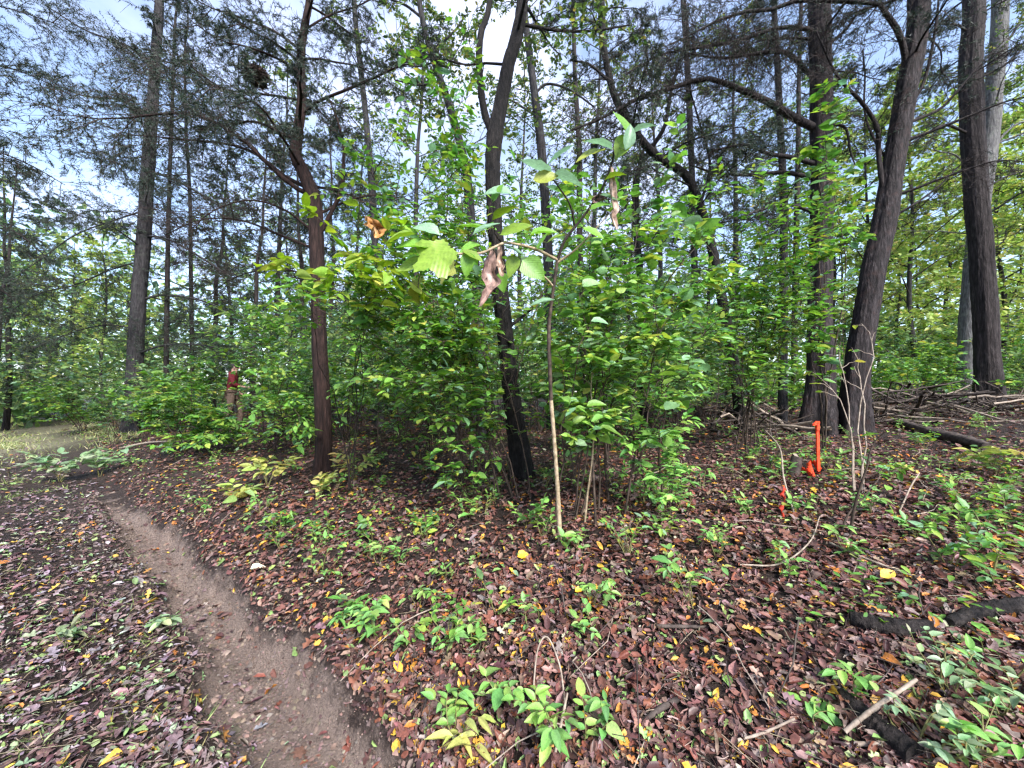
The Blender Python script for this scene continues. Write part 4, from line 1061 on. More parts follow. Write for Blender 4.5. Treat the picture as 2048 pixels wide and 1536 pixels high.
crumpled('dead_leaf', 'orange-brown withered leaf above the yellow-green elm leaves', [(735, 432), (748, 448), (758, 462), (752, 475)], [2.7] * 4, [6, 22, 23, 5], (.42, .21, .07))
crumpled('dead_leaf', 'dull pink dead leaf left of the long curled one', [(1203, 384), (1198, 396), (1188, 404)], [sd_ - .28] * 3, [6, 20, 6], (.34, .22, .20))

# ================================================================ SEEDLINGS
def seedling(label, base, h, nst, leafL, pal, single, group=None, spread=.6, wr=.5, name='seedling', meshes=None, per=9):
    root = tag(empty(name, base), label, 'seedling', group)
    P, D, N = [], [], []
    mb = MB()
    for i in range(nst):
        a = rng.random() * 6.28
        t = base + np.array([math.cos(a) * spread * h, math.sin(a) * spread * h, h * rng.uniform(.55, 1.1)])
        q = arch(base + rng.normal(0, .012, 3) * np.array([1, 1, 0]), t, 6, .85, .2)
        mb.tubes(q, np.linspace(.0035, .0014, 6), 4)
        p, d, n_ = leaf_sites(q[None], per, .25, .32); P.append(p); D.append(d); N.append(n_)
        P.append(q[-1:]); D.append(unit(q[-1:] - q[-2:-1])); N.append(np.array([[0, -.2, 1.0]]))
    part('stem', mb, M_GSTEM, root)
    P, D, N = map(np.concatenate, (P, D, N))
    P[:, 2] = np.maximum(P[:, 2], G(P[:, 0], P[:, 1]) + .02)
    L = leafL * rng.lognormal(0, .25, len(P)); Wd = L * wr * rng.uniform(.85, 1.15, len(P)); C = palette(len(P), *pal, jit=.18)
    if single:
        for i in range(len(P)):
            leaf_object('leaf', random.choice(meshes or ME_OVAL), P[i], D[i], N[i], L[i], Wd[i], C[i], root, base)
    else:
        mb = MB(); mb.leaves(P, D, N, L, Wd, T_MID, C); part('foliage', mb, M_LEAF, root, kind='stuff')
    return root

YELLOWING = ([(.42, .42, .12), (.34, .40, .10), (.50, .40, .14), (.26, .36, .12)], [3, 3, 2, 2])
PALEG = ([(.24, .34, .19), (.30, .38, .20), (.18, .28, .13)], [2, 2, 2])
for (px, py, h, nst, L, pal, lab) in [
        (745, 1275, .20, 5, .062, SEEDL, 'clump of green seedlings at the edge of the muddy rut'),
        (690, 1250, .13, 3, .055, SEEDL, 'small seedling left of the green clump at the rut edge'),
        (815, 1290, .12, 3, .05, SEEDL, 'small seedling right of the green clump at the rut edge'),
        (1090, 1500, .20, 5, .058, SEEDL, 'seedling with rounded leaves low in the bottom middle'),
        (1010, 1400, .15, 3, .055, SEEDL, 'upright seedling left of the thin curving twig at the bottom'),
        (905, 1465, .14, 4, .06, SEEDL, 'seedling with pointed leaves beside the mud, bottom middle'),
        (1190, 1215, .17, 4, .045, SEEDL, 'seedling growing around the short dark stick'),
        (1180, 1275, .12, 3, .045, SEEDL, 'little seedling below the short dark stick'),
        (1255, 1115, .24, 7, .042, BRIGHT, 'bushy fine-leaved seedling right of the pale sapling foot'),
        (1330, 1085, .20, 5, .042, BRIGHT, 'second fine-leaved seedling below the hanging curtain of leaves'),
        (1150, 1110, .16, 4, .05, SEEDL, 'seedling just below the pale sapling foot'),
        (1385, 1215, .24, 5, .045, SEEDL, 'narrow upright bunch of light leaves right of the middle'),
        (1440, 1120, .18, 4, .045, SEEDL, 'thin seedling above the upright bunch of light leaves'),
        (1170, 1480, .13, 3, .05, SEEDL, 'seedling beside the thin grey twigs at the bottom'),
        (745, 1085, .16, 4, .055, GREENS, 'dull green seedling in shade right of the trail'),
        (850, 1060, .20, 5, .05, GREENS, 'feathery seedling in front of the crooked trunk, at its left'),
        (940, 1040, .22, 5, .06, SEEDL, 'light green seedling near the pale bent stem'),
        (1055, 1060, .24, 5, .06, SEEDL, 'bright seedling at the foot of the crooked trunk'),
        (535, 975, .46, 6, .13, YELLOWING, 'seedling with large yellowing leaves left of the red cedar foot'),
        (635, 1000, .24, 5, .11, YELLOWING, 'low yellowing seedling in front of the red cedar foot'),
        (710, 960, .34, 5, .11, YELLOWING, 'yellow-leaved seedling right of the red cedar foot'),
        (470, 1010, .28, 4, .12, YELLOWING, 'pale yellow seedling beside the trail bank'),
        (120, 965, .55, 7, .18, PALEG, 'pale broad-leaved plant at the left edge of the trail'),
        (200, 955, .50, 6, .17, PALEG, 'second pale broad-leaved plant beside the far rut'),
        (330, 905, .45, 6, .15, YELLOWING, 'yellow-green plant under the left bushes'),
        (1900, 1140, .22, 5, .055, BRIGHT, 'leafy seedling right of the bright yellow oval leaf'),
        (1985, 1170, .22, 5, .055, BRIGHT, 'leafy seedling near the frame edge above the dark branch'),
        (1905, 1400, .18, 6, .038, PALEG, 'pale grey-green seedling clump at the lower right'),
        (1985, 1440, .16, 5, .038, PALEG, 'grey-green seedling beside the clump at the lower right corner'),
        (1950, 1520, .16, 5, .045, SEEDL, 'small seedling in the lower right corner'),
        (1560, 960, .16, 4, .06, SEEDL, 'seedling left of the little stump'),
        (1600, 1030, .14, 3, .055, SEEDL, 'seedling under the pale bent stick below the stake'),
        (1500, 920, .16, 5, .05, BRIGHT, 'fine green seedling left of the stake'),
        (1700, 1400, .11, 2, .055, SEEDL, 'bright leaf sprout above the black log at the lower right'),
        (1640, 1470, .10, 2, .05, SEEDL, 'two-leaved sprout left of the black log'),
        (1780, 960, .18, 4, .06, BRIGHT, 'seedling right of the orange stake'),
        (1850, 900, .24, 6, .07, BRIGHT, 'green plant beside the fallen mossy log'),
        (1990, 950, .26, 5, .11, YELLOWING, 'broad yellow-green plant below the thick right trunk'),
        (1290, 1010, .18, 5, .05, SEEDL, 'seedling behind the second fine-leaved one'),
        (950, 1290, .10, 3, .05, SEEDL, 'flat little seedling in the litter, centre'),
        (330, 1260, .08, 3, .06, PALEG, 'tiny pale weed on the trail left of the rut'),
        (130, 1290, .08, 3, .07, PALEG, 'tiny grey-green weed on the trail near the left edge'),
        (1500, 1040, .18, 4, .05, SEEDL, 'seedling in brambles right of the upright bunch'),
        (1560, 1140, .14, 4, .045, SEEDL, 'seedling under crossed thin twigs'),
        (1840, 1490, .13, 4, .036, PALEG, 'pale seedling just right of the black log'),
        (2020, 1380, .17, 5, .038, SEEDL, 'green seedling at the frame edge below the dark branch'),
        (1880, 1520, .13, 4, .036, PALEG, 'small pale seedling at the bottom edge, far right'),
        (1960, 1100, .20, 6, .055, BRIGHT, 'green seedling above the two near the frame edge'),
        (1840, 1075, .18, 5, .05, SEEDL, 'seedling above the bright yellow oval leaf'),
        (2020, 1050, .20, 5, .06, BRIGHT, 'seedling low against the frame edge under the broad yellow-green plant'),
        (1920, 1010, .18, 5, .055, BRIGHT, 'seedling between the mossy log and the frame edge'),
        (1740, 1030, .16, 5, .05, SEEDL, 'seedling below the bare forked grey sapling'),
        (640, 1080, .18, 5, .05, GREENS, 'dull green seedling on the bank above the rut'),
        (560, 1060, .18, 5, .055, GREENS, 'dull seedling halfway along the bank'),
        (800, 1130, .16, 5, .045, SEEDL, 'seedling in the litter between the rut and the pale sapling'),
        (1690, 1110, .14, 4, .05, SEEDL, 'seedling left of the bright yellow oval leaf')]:
    seedling(lab, hit(px, py), h, nst, L, pal, py > 940, per=7)
b_ = hit(930, 1500)
seedling('sprout with long pale yellow blade leaves at the bottom edge', b_, .12, 3, .12, ([(.40, .42, .12)], [1]), True, wr=.28, meshes=ME_LANCE, per=3)

# many more low seedlings, alike
spots = 0
while spots < 170:
    x, y = litter_points(1, 2.0, 8.0, 1.33)
    u_, s_ = rut_uv(x, y)
    if s_[0] < .45 or vnoise(x, y, .9, 21)[0] < -.12: continue
    b_ = gpt(x[0], y[0])
    seedling('low green seedling among the fallen leaves', b_, rng.uniform(.08, .22), int(rng.integers(2, 5)), rng.uniform(.038, .06), SEEDL if rng.random() < .6 else GREENS, False,
             'low seedlings scattered over the forest floor', per=6)
    spots += 1

# ground cover nobody could count
n = 15000
x, y = litter_points(n, 1.7, 14, 1.4)
u_, s_ = rut_uv(x, y)
k = (s_ > .4) & (rng.random(n) < np.clip(.10 + 1.9 * vnoise(x, y, 1.1, 33) + .35 * np.clip((y - 5) / 5, 0, 1), 0.02, .9))
x, y = x[k], y[k]
a = rng.random(len(x)) * 6.28
D = np.stack([np.cos(a), np.sin(a), rng.normal(.1, .25, len(x))], 1)
mb = MB()
Lg = rng.lognormal(math.log(.045), .3, len(x)) * np.clip(y / 5, 1, 2)
mb.leaves(np.stack([x, y, G(x, y) + rng.uniform(.02, .14, len(x))], 1), D, unit(np.array([0, 0, 1.]) + rng.normal(0, .35, D.shape)), Lg, Lg * .5, T_MID, palette(len(x), *GREENS))
tag(link('undergrowth', mb.mesh('undergrowth', M_LEAF)), 'low green leaves of ground cover in the shade', 'undergrowth', kind='stuff')

# ================================================================ LOGS, STICKS, STUMP
def on_ground(pts, lift, r=None, name='stick', label='', mat=None, cat='stick', group=None, sides=8, wob=.06):
    P = []
    for p in pts:
        h_ = hit(p[0], p[1]); P.append(h_ + np.array([0, 0, lift if len(p) < 3 else p[2]]))
    P = np.array(P)
    R = np.array(r if np.ndim(r) else [r] * len(P), float)
    q, rr = smooth_line(P, R, 11 * len(P))
    rr = rr * (1 + wob * np.sin(np.arange(len(rr)) * 1.1 + rng.random() * 6) + rng.normal(0, .05, len(rr)))
    b = q[0].copy(); mb = MB()
    if rr.max() > .02:
        sides = 14; trunk_mesh(mb, q - b, rr, sides, .10, 0.0, .12)
    else:
        mb.tubes(q - b, rr, sides)
    # closed, broken ends
    for e, nx in ((0, 1), (len(q) - 1, -1)):
        a = np.arange(sides) * 2 * math.pi / sides
        v = mb.V[0].reshape(len(q), sides, 3)[e]
        mb.add(np.vstack([v, v.mean(0, keepdims=True)]), np.array([(i, (i + 1) % sides, sides) for i in range(sides)]))
    o = link(name, mb.mesh(name, mat or M_WOOD)); o.location = b
    return tag(o, label, cat, group)

on_ground([(1700, 1250), (1740, 1262), (1800, 1272), (1860, 1268)], .03, [.035, .042, .040, .03], 'dead_branch', 'short thick dark branch half sunk in litter, right of middle', M_BLACK, cat='branch')
on_ground([(1900, 1262), (1960, 1240), (2010, 1232), (2080, 1225)], .035, [.022, .034, .038, .04], 'dead_branch', 'dark dead branch running off the frame edge, lower right', M_BLACK, cat='branch')
on_ground([(1680, 1400), (1720, 1440), (1765, 1480), (1830, 1530)], .03, [.02, .036, .04, .042], 'log', 'black rotten log at the lower right, under a pale stick', M_BLACK, cat='log')
on_ground([(1120, 1205), (1150, 1190), (1195, 1165)], .02, [.014, .016, .013], 'dead_branch', 'short dark stick in the litter under the pale sapling', M_BLACK, cat='stick')
on_ground([(1795, 850), (1850, 868), (1910, 885), (1975, 905)], .06, [.05, .07, .075, .06], 'log', 'mossy fallen log behind the stake, below the thick right trunk', cat='log')
on_ground([(1650, 935), (1690, 940), (1725, 942)], .02, [.016, .02, .016], 'dead_branch', 'short dark stick right of the orange stake foot', cat='stick')
on_ground([(1690, 1492, .05), (1750, 1468, .09), (1835, 1425, .12)], .03, [.007, .008, .006], 'stick', 'pale straight stick lying across the black log', M_STICK)
on_ground([(1580, 1500, .01), (1700, 1500, .02), (1850, 1512, .03), (2000, 1535, .03)], .03, [.008, .009, .010, .008], 'stick', 'long tan stick along the bottom right edge', M_STICK)
on_ground([(1532, 910, .30), (1560, 945, .25), (1568, 985, .12), (1590, 1035, .01)], .03, [.006, .007, .007, .006], 'stick', 'pale bent stick leaning below the little stump', M_STICK)
on_ground([(1800, 1030, .03), (1822, 1000, .10), (1840, 985, .16)], .02, [.005, .006, .004], 'stick', 'pale twig poking up right of the stake', M_STICK)
on_ground([(1660, 1095, .03), (1730, 1130, .04), (1830, 1165, .03)], .02, [.006, .006, .005], 'stick', 'thin straight stick above the bright yellow oval leaf', M_STICK)
on_ground([(1480, 1140, .03), (1560, 1145, .05), (1620, 1110, .08), (1640, 1070, .12)], .02, [.005, .005, .004, .003], 'stick', 'thin arching twig in brambles right of middle', M_STICK)
on_ground([(1065, 1410, .02), (1075, 1345, .10), (1095, 1325, .12), (1120, 1360, .06), (1130, 1420, .02)], .02, [.004] * 5, 'stick', 'thin hooped twig at the bottom middle', M_STICK)
on_ground([(1110, 1520, .02), (1125, 1460, .05), (1135, 1415, .06)], .02, [.006, .006, .004], 'stick', 'thin grey twig standing at the bottom middle', M_STICK)
on_ground([(1260, 1480, .02), (1310, 1440, .03), (1370, 1400, .02)], .02, [.008, .012, .010], 'stick', 'dark crooked stick in the litter, bottom right of middle', M_WOOD)
on_ground([(1440, 1500, .02), (1520, 1490, .04), (1590, 1465, .05)], .02, [.005, .005, .004], 'stick', 'thin grey twig left of the black log', M_STICK)
on_ground([(240, 900, .05), (300, 890, .06), (370, 885, .03)], .02, [.02, .02, .012], 'stick', 'pale dead stick lying under the left bushes', M_STICK)
on_ground([(1290, 1255, .01), (1340, 1265, .03), (1420, 1262, .02)], .02, [.008, .009, .007], 'stick', 'dark root-like stick below the fine-leaved seedlings', M_WOOD)

for _ in range(110):
    x, y = litter_points(1, 1.5, 8, 1.3)
    u_, s_ = rut_uv(x, y)
    if s_[0] < .35: continue
    a, L = rng.random() * 6.28, rng.uniform(.15, .6)
    t = np.linspace(0, 1, 5)[:, None]
    P = np.array([x[0], y[0]]) + t * L * np.array([math.cos(a), math.sin(a)]) + rng.normal(0, .02, (5, 2))
    P = np.c_[P, G(P[:, 0], P[:, 1]) + .025 + .08 * rng.random() * np.sin(t[:, 0] * 3.1)]
    b = P[0].copy(); mb = MB(); rr = rng.uniform(.0025, .006)
    mb.tubes(P - b, np.linspace(rr, rr * .5, 5), 4)
    o = link('twig', mb.mesh('twig', M_STICK if rng.random() < .45 else M_WOOD)); o.location = b
    tag(o, 'thin dead twig lying on the leaf litter', 'twig', 'fallen twigs scattered on the forest floor')

# little stump
b = hit(1585, 950)
mb = MB(); line = np.array([b + np.array([0.01 * i, 0, -.03 + .042 * i]) for i in range(6)])
trunk_mesh(mb, line, np.array([.055, .052, .048, .047, .046, .044]), 12, .08, .3)
r_ = tag(empty('stump', b), 'little grey broken stump beside the orange tape on the ground', 'stump')
v = mb.V[0].reshape(6, 12, 3)[-1] + np.c_[np.zeros((12, 2)), rng.uniform(-.02, .03, 12)]
part('trunk', mb, M_WOOD, r_)
mb = MB(); mb.add(np.vstack([v, v.mean(0) - [0, 0, .01]]), np.array([(i, (i + 1) % 12, 12) for i in range(12)])); part('cut_top', mb, M_STICK, r_)

# brush piles: heaps of dead branches
def brush(label, px, d_, rad, h, nst):
    b = W(px, 788, d_); b = gpt(b[0], b[1])
    root = tag(empty('brush_pile', b), label, 'brush pile')
    for i in range(nst):
        a = rng.random() * 6.28; L = rng.uniform(.6, 1.6) * rad
        c = b + np.array([rng.normal(0, rad * .5), rng.normal(0, rad * .4), 0]); c[2] = G(c[0], c[1]) + rng.random() * h * max(0, 1 - np.hypot(*(c - b)[:2]) / rad / 1.6)
        t = np.linspace(-.5, .5, 6)[:, None]
        P = c + t * L * np.array([math.cos(a), math.sin(a), rng.normal(0, .25)]) + rng.normal(0, .03, (6, 3))
        P[:, 2] = np.maximum(P[:, 2], G(P[:, 0], P[:, 1]) + .01)
        mb = MB(); r0 = rng.uniform(.006, .03); mb.tubes(P, np.linspace(r0, r0 * .4, 6), 5)
        B1, _ = spawn(P[None], 5, .3, 1, .5, 1.2, .3, 3); mb.tubes(B1, radii(B1, r0 * .3, .4), 3)
        part('dead_branch', mb, M_WOOD if rng.random() < .75 else M_STICK, root)
brush('dark heap of dead branches left of the twin trunks', 1500, 6.2, .8, .6, 46)
brush('heap of grey dead branches between the twin trunks and the thick right trunk', 1825, 7.2, 1.2, .75, 70)
brush('low tangle of dead branches right of the thick right trunk', 2040, 6.6, .9, .4, 34)

# ================================================================ ORANGE STAKE AND TAPE
b = hit(1637, 948)
d_ = b[1]; px_m = d_ / F
root = tag(empty('survey_stake', b), 'bright orange survey stake standing in front of the twin trunks', 'stake')
def box(mb, x0, x1, y0, y1, z0, z1, lean=(0, 0)):
    v = np.array([(x, y, z) for z in (z0, z1) for (x, y) in ((x0, y0), (x1, y0), (x1, y1), (x0, y1))], float)
    v[:, 0] += lean[0] * (v[:, 2] - z0); v[:, 1] += lean[1] * (v[:, 2] - z0)
    mb.add(v, np.array([(0, 3, 2, 1), (4, 5, 6, 7), (0, 1, 5, 4), (1, 2, 6, 5), (2, 3, 7, 6), (3, 0, 4, 7)]))
H_ = 104 * px_m
mb = MB(); box(mb, -.013, .013, -.008, .008, -.05, H_, (.012, .02)); mb.V = [v + b for v in mb.V]
part('post', mb, M_ORANGE, root, smooth=False)
mb = MB()   # knot of tape wound round the head with a flap to one side
zz = np.linspace(H_ - .085, H_ + .004, 7)
V = []
for i, z in enumerate(zz):
    for j in range(10):
        a = j / 10 * 2 * math.pi
        V.append((math.copysign(abs(math.cos(a)) ** .5, math.cos(a)) * (.0175 + .003 * math.sin(i * 2.2 + j)) + .012 * z, math.sin(a) * (.018 + .003 * math.sin(i * 1.7 + 2 * j)) + .02 * z, z))
mb.add(V, np.array([(i * 10 + j, i * 10 + (j + 1) % 10, (i + 1) * 10 + (j + 1) % 10, (i + 1) * 10 + j) for i in range(6) for j in range(10)]))
V = [(x, y, z) for (x, z0, z1, y) in ((-.012, H_ + .004, H_ - .036, -.012), (-.030, H_ + .0, H_ - .034, -.020), (-.044, H_ - .012, H_ - .038, -.016), (-.054, H_ - .024, H_ - .040, -.010)) for z in (z0, z1)]
mb.add(V, np.array([(0, 2, 3, 1), (2, 4, 5, 3), (4, 6, 7, 5)]))
V2 = np.array(V) + np.array([0, .006, 0]); mb.add(V2, np.array([(0, 1, 3, 2), (2, 3, 5, 4), (4, 5, 7, 6)]))
mb.V = [v + b for v in mb.V]
part('tape_wrap', mb, M_ORANGE, root)

def ribbon(label, pix, wd, twist=1.5, name='flagging_tape', mat=None):
    P = np.array([hit(p[0], p[1]) + np.array([0, 0, p[2]]) for p in pix])
    q, _ = smooth_line(P, np.ones(len(P)), 9 * len(P))
    T = unit(np.gradient(q, axis=0)); up = np.array([0, 0, 1.0]); side = unit(np.cross(T, up)); nn = np.cross(side, T)
    ph = np.linspace(0, twist * math.pi, len(q))[:, None] + .6
    ac = np.cos(ph) * side + np.sin(ph) * nn
    q[:, 2] += rng.normal(0, .006, len(q))
    b = q[0].copy(); th = np.cross(T, ac) * .0015
    V = np.stack([q - ac * wd / 2 - th, q + ac * wd / 2 - th, q + ac * wd / 2 + th, q - ac * wd / 2 + th], 1) - b
    n = len(q); idx = np.arange(n * 4).reshape(n, 4)
    f = np.stack([idx[:-1], np.roll(idx, -1, 1)[:-1], np.roll(idx, -1, 1)[1:], idx[1:]], -1).reshape(-1, 4)
    mb = MB(); mb.add(V, f); o = link(name, mb.mesh(name, mat or M_ORANGE)); o.location = b
    tag(o, label, 'tape')
ribbon('orange tape trailing on the ground from the stake to the little stump', [(1640, 946, .03), (1630, 938, .06), (1618, 934, .05), (1620, 948, .05), (1626, 958, .04), (1612, 952, .05), (1598, 948, .05)], .045, 1.6)
M_ORANGE2 = plain_material('faded_tape', (0.30, 0.022, 0.010), (0.50, 0.045, 0.02), 35, 0.6, 0.5)
ribbon('scrap of red-orange tape caught low in brambles below the stump', [(1566, 1040, .02), (1562, 1030, .05), (1570, 1024, .09), (1564, 1020, .12), (1570, 1012, .13)], .03, 2.5, mat=M_ORANGE2)

# squirrel nest in the cedar top
c = W(512, 152, 4.9)
root = tag(empty('squirrel_nest', c), 'dark ragged squirrel nest of twigs high in the red cedar\'s left branches', 'nest')
n = 700
v = unit(rng.normal(0, 1, (n, 3))) * rng.random((n, 1)) ** .4 * np.array([.14, .13, .10])
d0 = unit(rng.normal(0, 1, (n, 3)) * np.array([1, 1, .5]))
mb = MB(); Lq = rng.uniform(.05, .16, n)[:, None]
mb.tubes(np.stack([c + v - d0 * Lq / 2, c + v + d0 * Lq / 2], 1), np.full((n, 2), .004), 3)
part('twigs', mb, M_TWIG, root, kind='stuff')
mb = MB(); a = unit(rng.normal(0, 1, (500, 3)))
mb.leaves(c + a * np.array([.10, .09, .07]) * rng.random((500, 1)) ** .4, unit(rng.normal(0, 1, (500, 3))), a, .09, .05, T_CURL, palette(500, [(.06, .045, .035), (.10, .07, .05)], [1, 1]))
part('dead_leaves', mb, M_LITTER, root, kind='stuff')

# ================================================================ WOODS BEHIND
def proto_shrub(h, w, nst, L, pal, seed_k=(8, 4, 5)):
    t = [np.array([rng.normal(0, w * .55), rng.normal(0, w * .55), h * rng.uniform(.35, 1.05)]) for _ in range(nst)]
    root = empty('understory_shrub', (0, 0, 0))
    P_, D_, N_ = [], [], []
    mb = MB()
    for q_t in t:
        q = arch(rng.normal(0, .1, 3) * np.array([1, 1, 0]), q_t); mb.tubes(q, np.linspace(.011, .003, 9), 4)
        B1, _ = spawn(q[None], seed_k[0], .25, 1, .5, 1.3, .36, 4, .5, .05, -.05, .03, .4, .25); mb.tubes(B1, radii(B1, .005, .4), 3)
        B2, _ = spawn(B1, seed_k[1], .1, 1, .5, 1.1, .5, 2, .5)
        for T in (B1, B2):
            p, d, n_ = leaf_sites(T, seed_k[2], .1, .45); P_.append(p); D_.append(d); N_.append(n_)
    P, D, N = map(np.concatenate, (P_, D_, N_))
    ok = P[:, 2] > .03
    P, D, N = P[ok], D[ok], N[ok]
    L = L * rng.lognormal(0, .25, len(P))
    link('branches', mb.mesh('branches', M_STEM), root, kind='stuff')
    mb = MB(); mb.leaves(P, D, N, L, L * .55, T_FAR, palette(len(P), *pal)); link('foliage', mb.mesh('foliage', M_LEAF), root, kind='stuff')
    return root

def place(proto, first, x, y, s, label, cat, group, rz=None, dz=-.05):
    o = proto if first else copy_tree(proto)
    o.location = gpt(x, y, dz); o.rotation_euler = (0, 0, rng.random() * 6.28 if rz is None else rz); o.scale = (s, s, s * rng.uniform(.9, 1.1))
    return tag(o, label, cat, group)

ORD = ['first', 'second', 'third', 'fourth', 'fifth', 'sixth', 'seventh', 'eighth', 'ninth', 'tenth', 'eleventh', 'twelfth', 'thirteenth', 'fourteenth', 'fifteenth', 'sixteenth', 'seventeenth', 'eighteenth', 'nineteenth', 'twentieth']
def ordinal(entries, key):
    """where each entry stands, from the left, among those that share its key"""
    out = {}
    for kk in set(map(key, entries)):
        same = sorted([e for e in entries if key(e) == kk], key=lambda e: e[0])
        for i, e in enumerate(same):
            out[e] = '' if len(same) == 1 else ', ' + ORD[i] + ' from the left'
    return out

ps = [proto_shrub(2.4, 1.3, 9, .11, FARG), proto_shrub(2.0, 1.5, 9, .12, BRIGHT), proto_shrub(2.8, 1.2, 9, .12, FARG), proto_shrub(1.5, 1.4, 8, .11, GREENS)]
first = [True] * 4
SH = [(170, 13, 1, 1.0), (235, 11.5, 0, 1.0), (300, 9.6, 0, .8), (350, 11.2, 3, 1.0), (430, 13.5, 2, 1.1), (560, 8.6, 1, .75), (545, 11.5, 2, 1.2), (600, 8.3, 0, .9), (690, 7.6, 3, 1.0), (720, 9.5, 2, 1.1),
                                      (800, 7.2, 0, .9), (860, 8.8, 2, 1.1), (930, 7.3, 1, .9), (1080, 7.6, 2, 1.0), (1150, 8.8, 0, 1.2), (1215, 7.4, 3, 1.1), (1290, 8.4, 2, 1.1), (1350, 7.0, 0, .9), (1420, 7.8, 1, 1.1),
                                      (1500, 9.0, 2, 1.0), (1570, 8.2, 1, .8), (1760, 10.5, 1, .8), (1815, 12, 0, .9), (1870, 10.5, 1, .7), (1900, 13, 2, .9), (2030, 11, 1, .9), (2070, 9.0, 0, .8), (1990, 14, 2, 1.0), (1700, 13, 2, 1.0),
                                      (60, 20, 2, 1.2), (20, 17, 0, 1.2), (110, 22, 1, 1.3), (-40, 14, 2, 1.2), (145, 18, 0, 1.1), (640, 13, 2, 1.3), (1010, 11, 2, 1.3), (1250, 12, 2, 1.3)]
SH += [(1730, 9.5, 1, .8), (1840, 8.6, 3, .9), (1890, 11.5, 1, 1.0), (1960, 10.5, 1, 1.0), (2045, 13, 1, 1.1), (1785, 11.5, 2, .9), (660, 10.5, 2, 1.2), (780, 11, 2, 1.3), (900, 12, 2, 1.3), (1110, 13, 2, 1.4), (1400, 11, 2, 1.3), (1470, 12.5, 2, 1.3),
       (350, 14, 2, 1.3), (280, 15, 2, 1.2), (480, 15.5, 2, 1.3)]
sh_side = lambda e: 'left of the red cedar' if e[0] < 620 else ('behind the thicket' if e[0] < 1590 else 'beyond the twin trunks')
sh_ord = ordinal(SH, lambda e: (sh_side(e), e[2]))
for e in SH:
    px, d_, kd, s_ = e
    p = W(px, 788, d_)
    side = sh_side(e)
    kn = ['green', 'light yellow-green', 'tall green', 'low dark green'][kd]
    place(ps[kd], first[kd], p[0], d_, s_, f'{kn} understory shrub {side}{sh_ord[e]}', 'shrub', f'{kn} shrubs {side}'); first[kd] = False

def proto_tree(name, h, crown0, n, length, kind, r=.11, mat=None, pal=CANOPY, leaf=.13):
    root = empty(name, (0, 0, 0))
    z = np.linspace(0, h, 9)[:, None]
    line0 = np.c_[np.cumsum(rng.normal(0, .07, 9)), np.cumsum(rng.normal(0, .07, 9)), z[:, 0]]
    line, rad = smooth_line(line0, np.linspace(r, r * .12, 9), 26)
    mb = MB(); trunk_mesh(mb, line, rad, 8, .05, .3); link('trunk', mb.mesh('trunk', mat or M_BARK_GREY), root)
    lim = MB(); cr = MB()
    for i in range(n):
        f = i / (n - 1); zz = crown0 + (h - crown0) * f * .97
        k = int(np.argmin(np.abs(line[:, 2] - zz))); a = i * 2.4 + rng.normal(0, .3)
        L = length * rng.uniform(.6, 1.2) * (1 - .6 * f)
        s = np.linspace(0, 1, 6)[:, None]
        ri = (.45, .5) if kind == 'conifer' else (.75, .25)
        Q = line[k] + np.array([math.cos(a), math.sin(a), 0]) * L * s + np.array([0, 0, 1.]) * L * (ri[0] * s - ri[1] * s ** 2) + rng.normal(0, .04 * L, (6, 3)) * s
        lim.tubes(Q, np.linspace(.02, .005, 6), 4)
        B1, _ = spawn(Q[None], 9, .12, 1, .5, 1.25, .38, 4, .7, .05, -.1, .04, .4, .3); lim.tubes(B1, radii(B1, .006, .4), 3)
        B2, _ = spawn(B1, 4, .1, 1, .5, 1.1, .5, 2, .7)
        if kind == 'conifer':
            needles(cr, B2, 4, .12, .022, 4)
        else:
            p, d, n_ = leaf_sites(B2, 5, .1, .7); cr.leaves(p, d, n_, leaf * rng.uniform(.6, 1.3, len(p)), leaf * .55, T_FAR, palette(len(p), *pal))
    link('branches', lim.mesh('branches', mat or M_TWIG), root, kind='stuff')
    link('crown', cr.mesh('crown', M_NEEDLE if kind == 'conifer' else M_LEAF), root, kind='stuff')
    return root

pt = [proto_tree('broadleaf_tree', 11, 2.6, 22, 2.6, 'leafy', pal=FARG), proto_tree('broadleaf_tree', 14, 4.0, 24, 2.8, 'leafy', .14, pal=CANOPY), proto_tree('conifer_tree', 12, 2.0, 30, 2.2, 'conifer', .12, M_BARK_PINE),
      proto_tree('broadleaf_tree', 9, 1.4, 22, 2.4, 'leafy', .08, leaf=.16, pal=([(.32, .44, .10), (.40, .48, .13), (.22, .34, .09), (.50, .50, .14)], [3, 3, 2, 1]))]
first = [True] * 4
TR = [(30, 24, 0, 1), (95, 27, 3, 1.1), (150, 20, 3, 1), (10, 15, 2, .9), (205, 16, 3, 1.0), (250, 21, 0, 1.0), (430, 15, 2, 1), (470, 19, 0, 1), (540, 16, 1, 1), (590, 22, 0, 1.1), (660, 14, 2, .9), (700, 19, 1, 1), (830, 14, 1, 1),
                        (880, 18, 0, 1), (950, 22, 0, 1), (1030, 15, 1, .9), (1130, 19, 0, 1), (1180, 14, 1, 1), (1260, 17, 2, 1), (1330, 14, 1, .9), (1420, 18, 2, 1), (1460, 12, 1, .9), (1530, 16, 0, 1), (1600, 21, 0, 1), (1700, 17, 3, 1),
                        (1755, 22, 3, 1), (1790, 14, 3, .9), (1850, 18, 3, 1), (1905, 23, 3, 1), (2040, 16, 3, 1), (2080, 12, 3, .9), (-60, 20, 0, 1.1), (-120, 13, 0, 1), (2150, 10, 3, 1)]
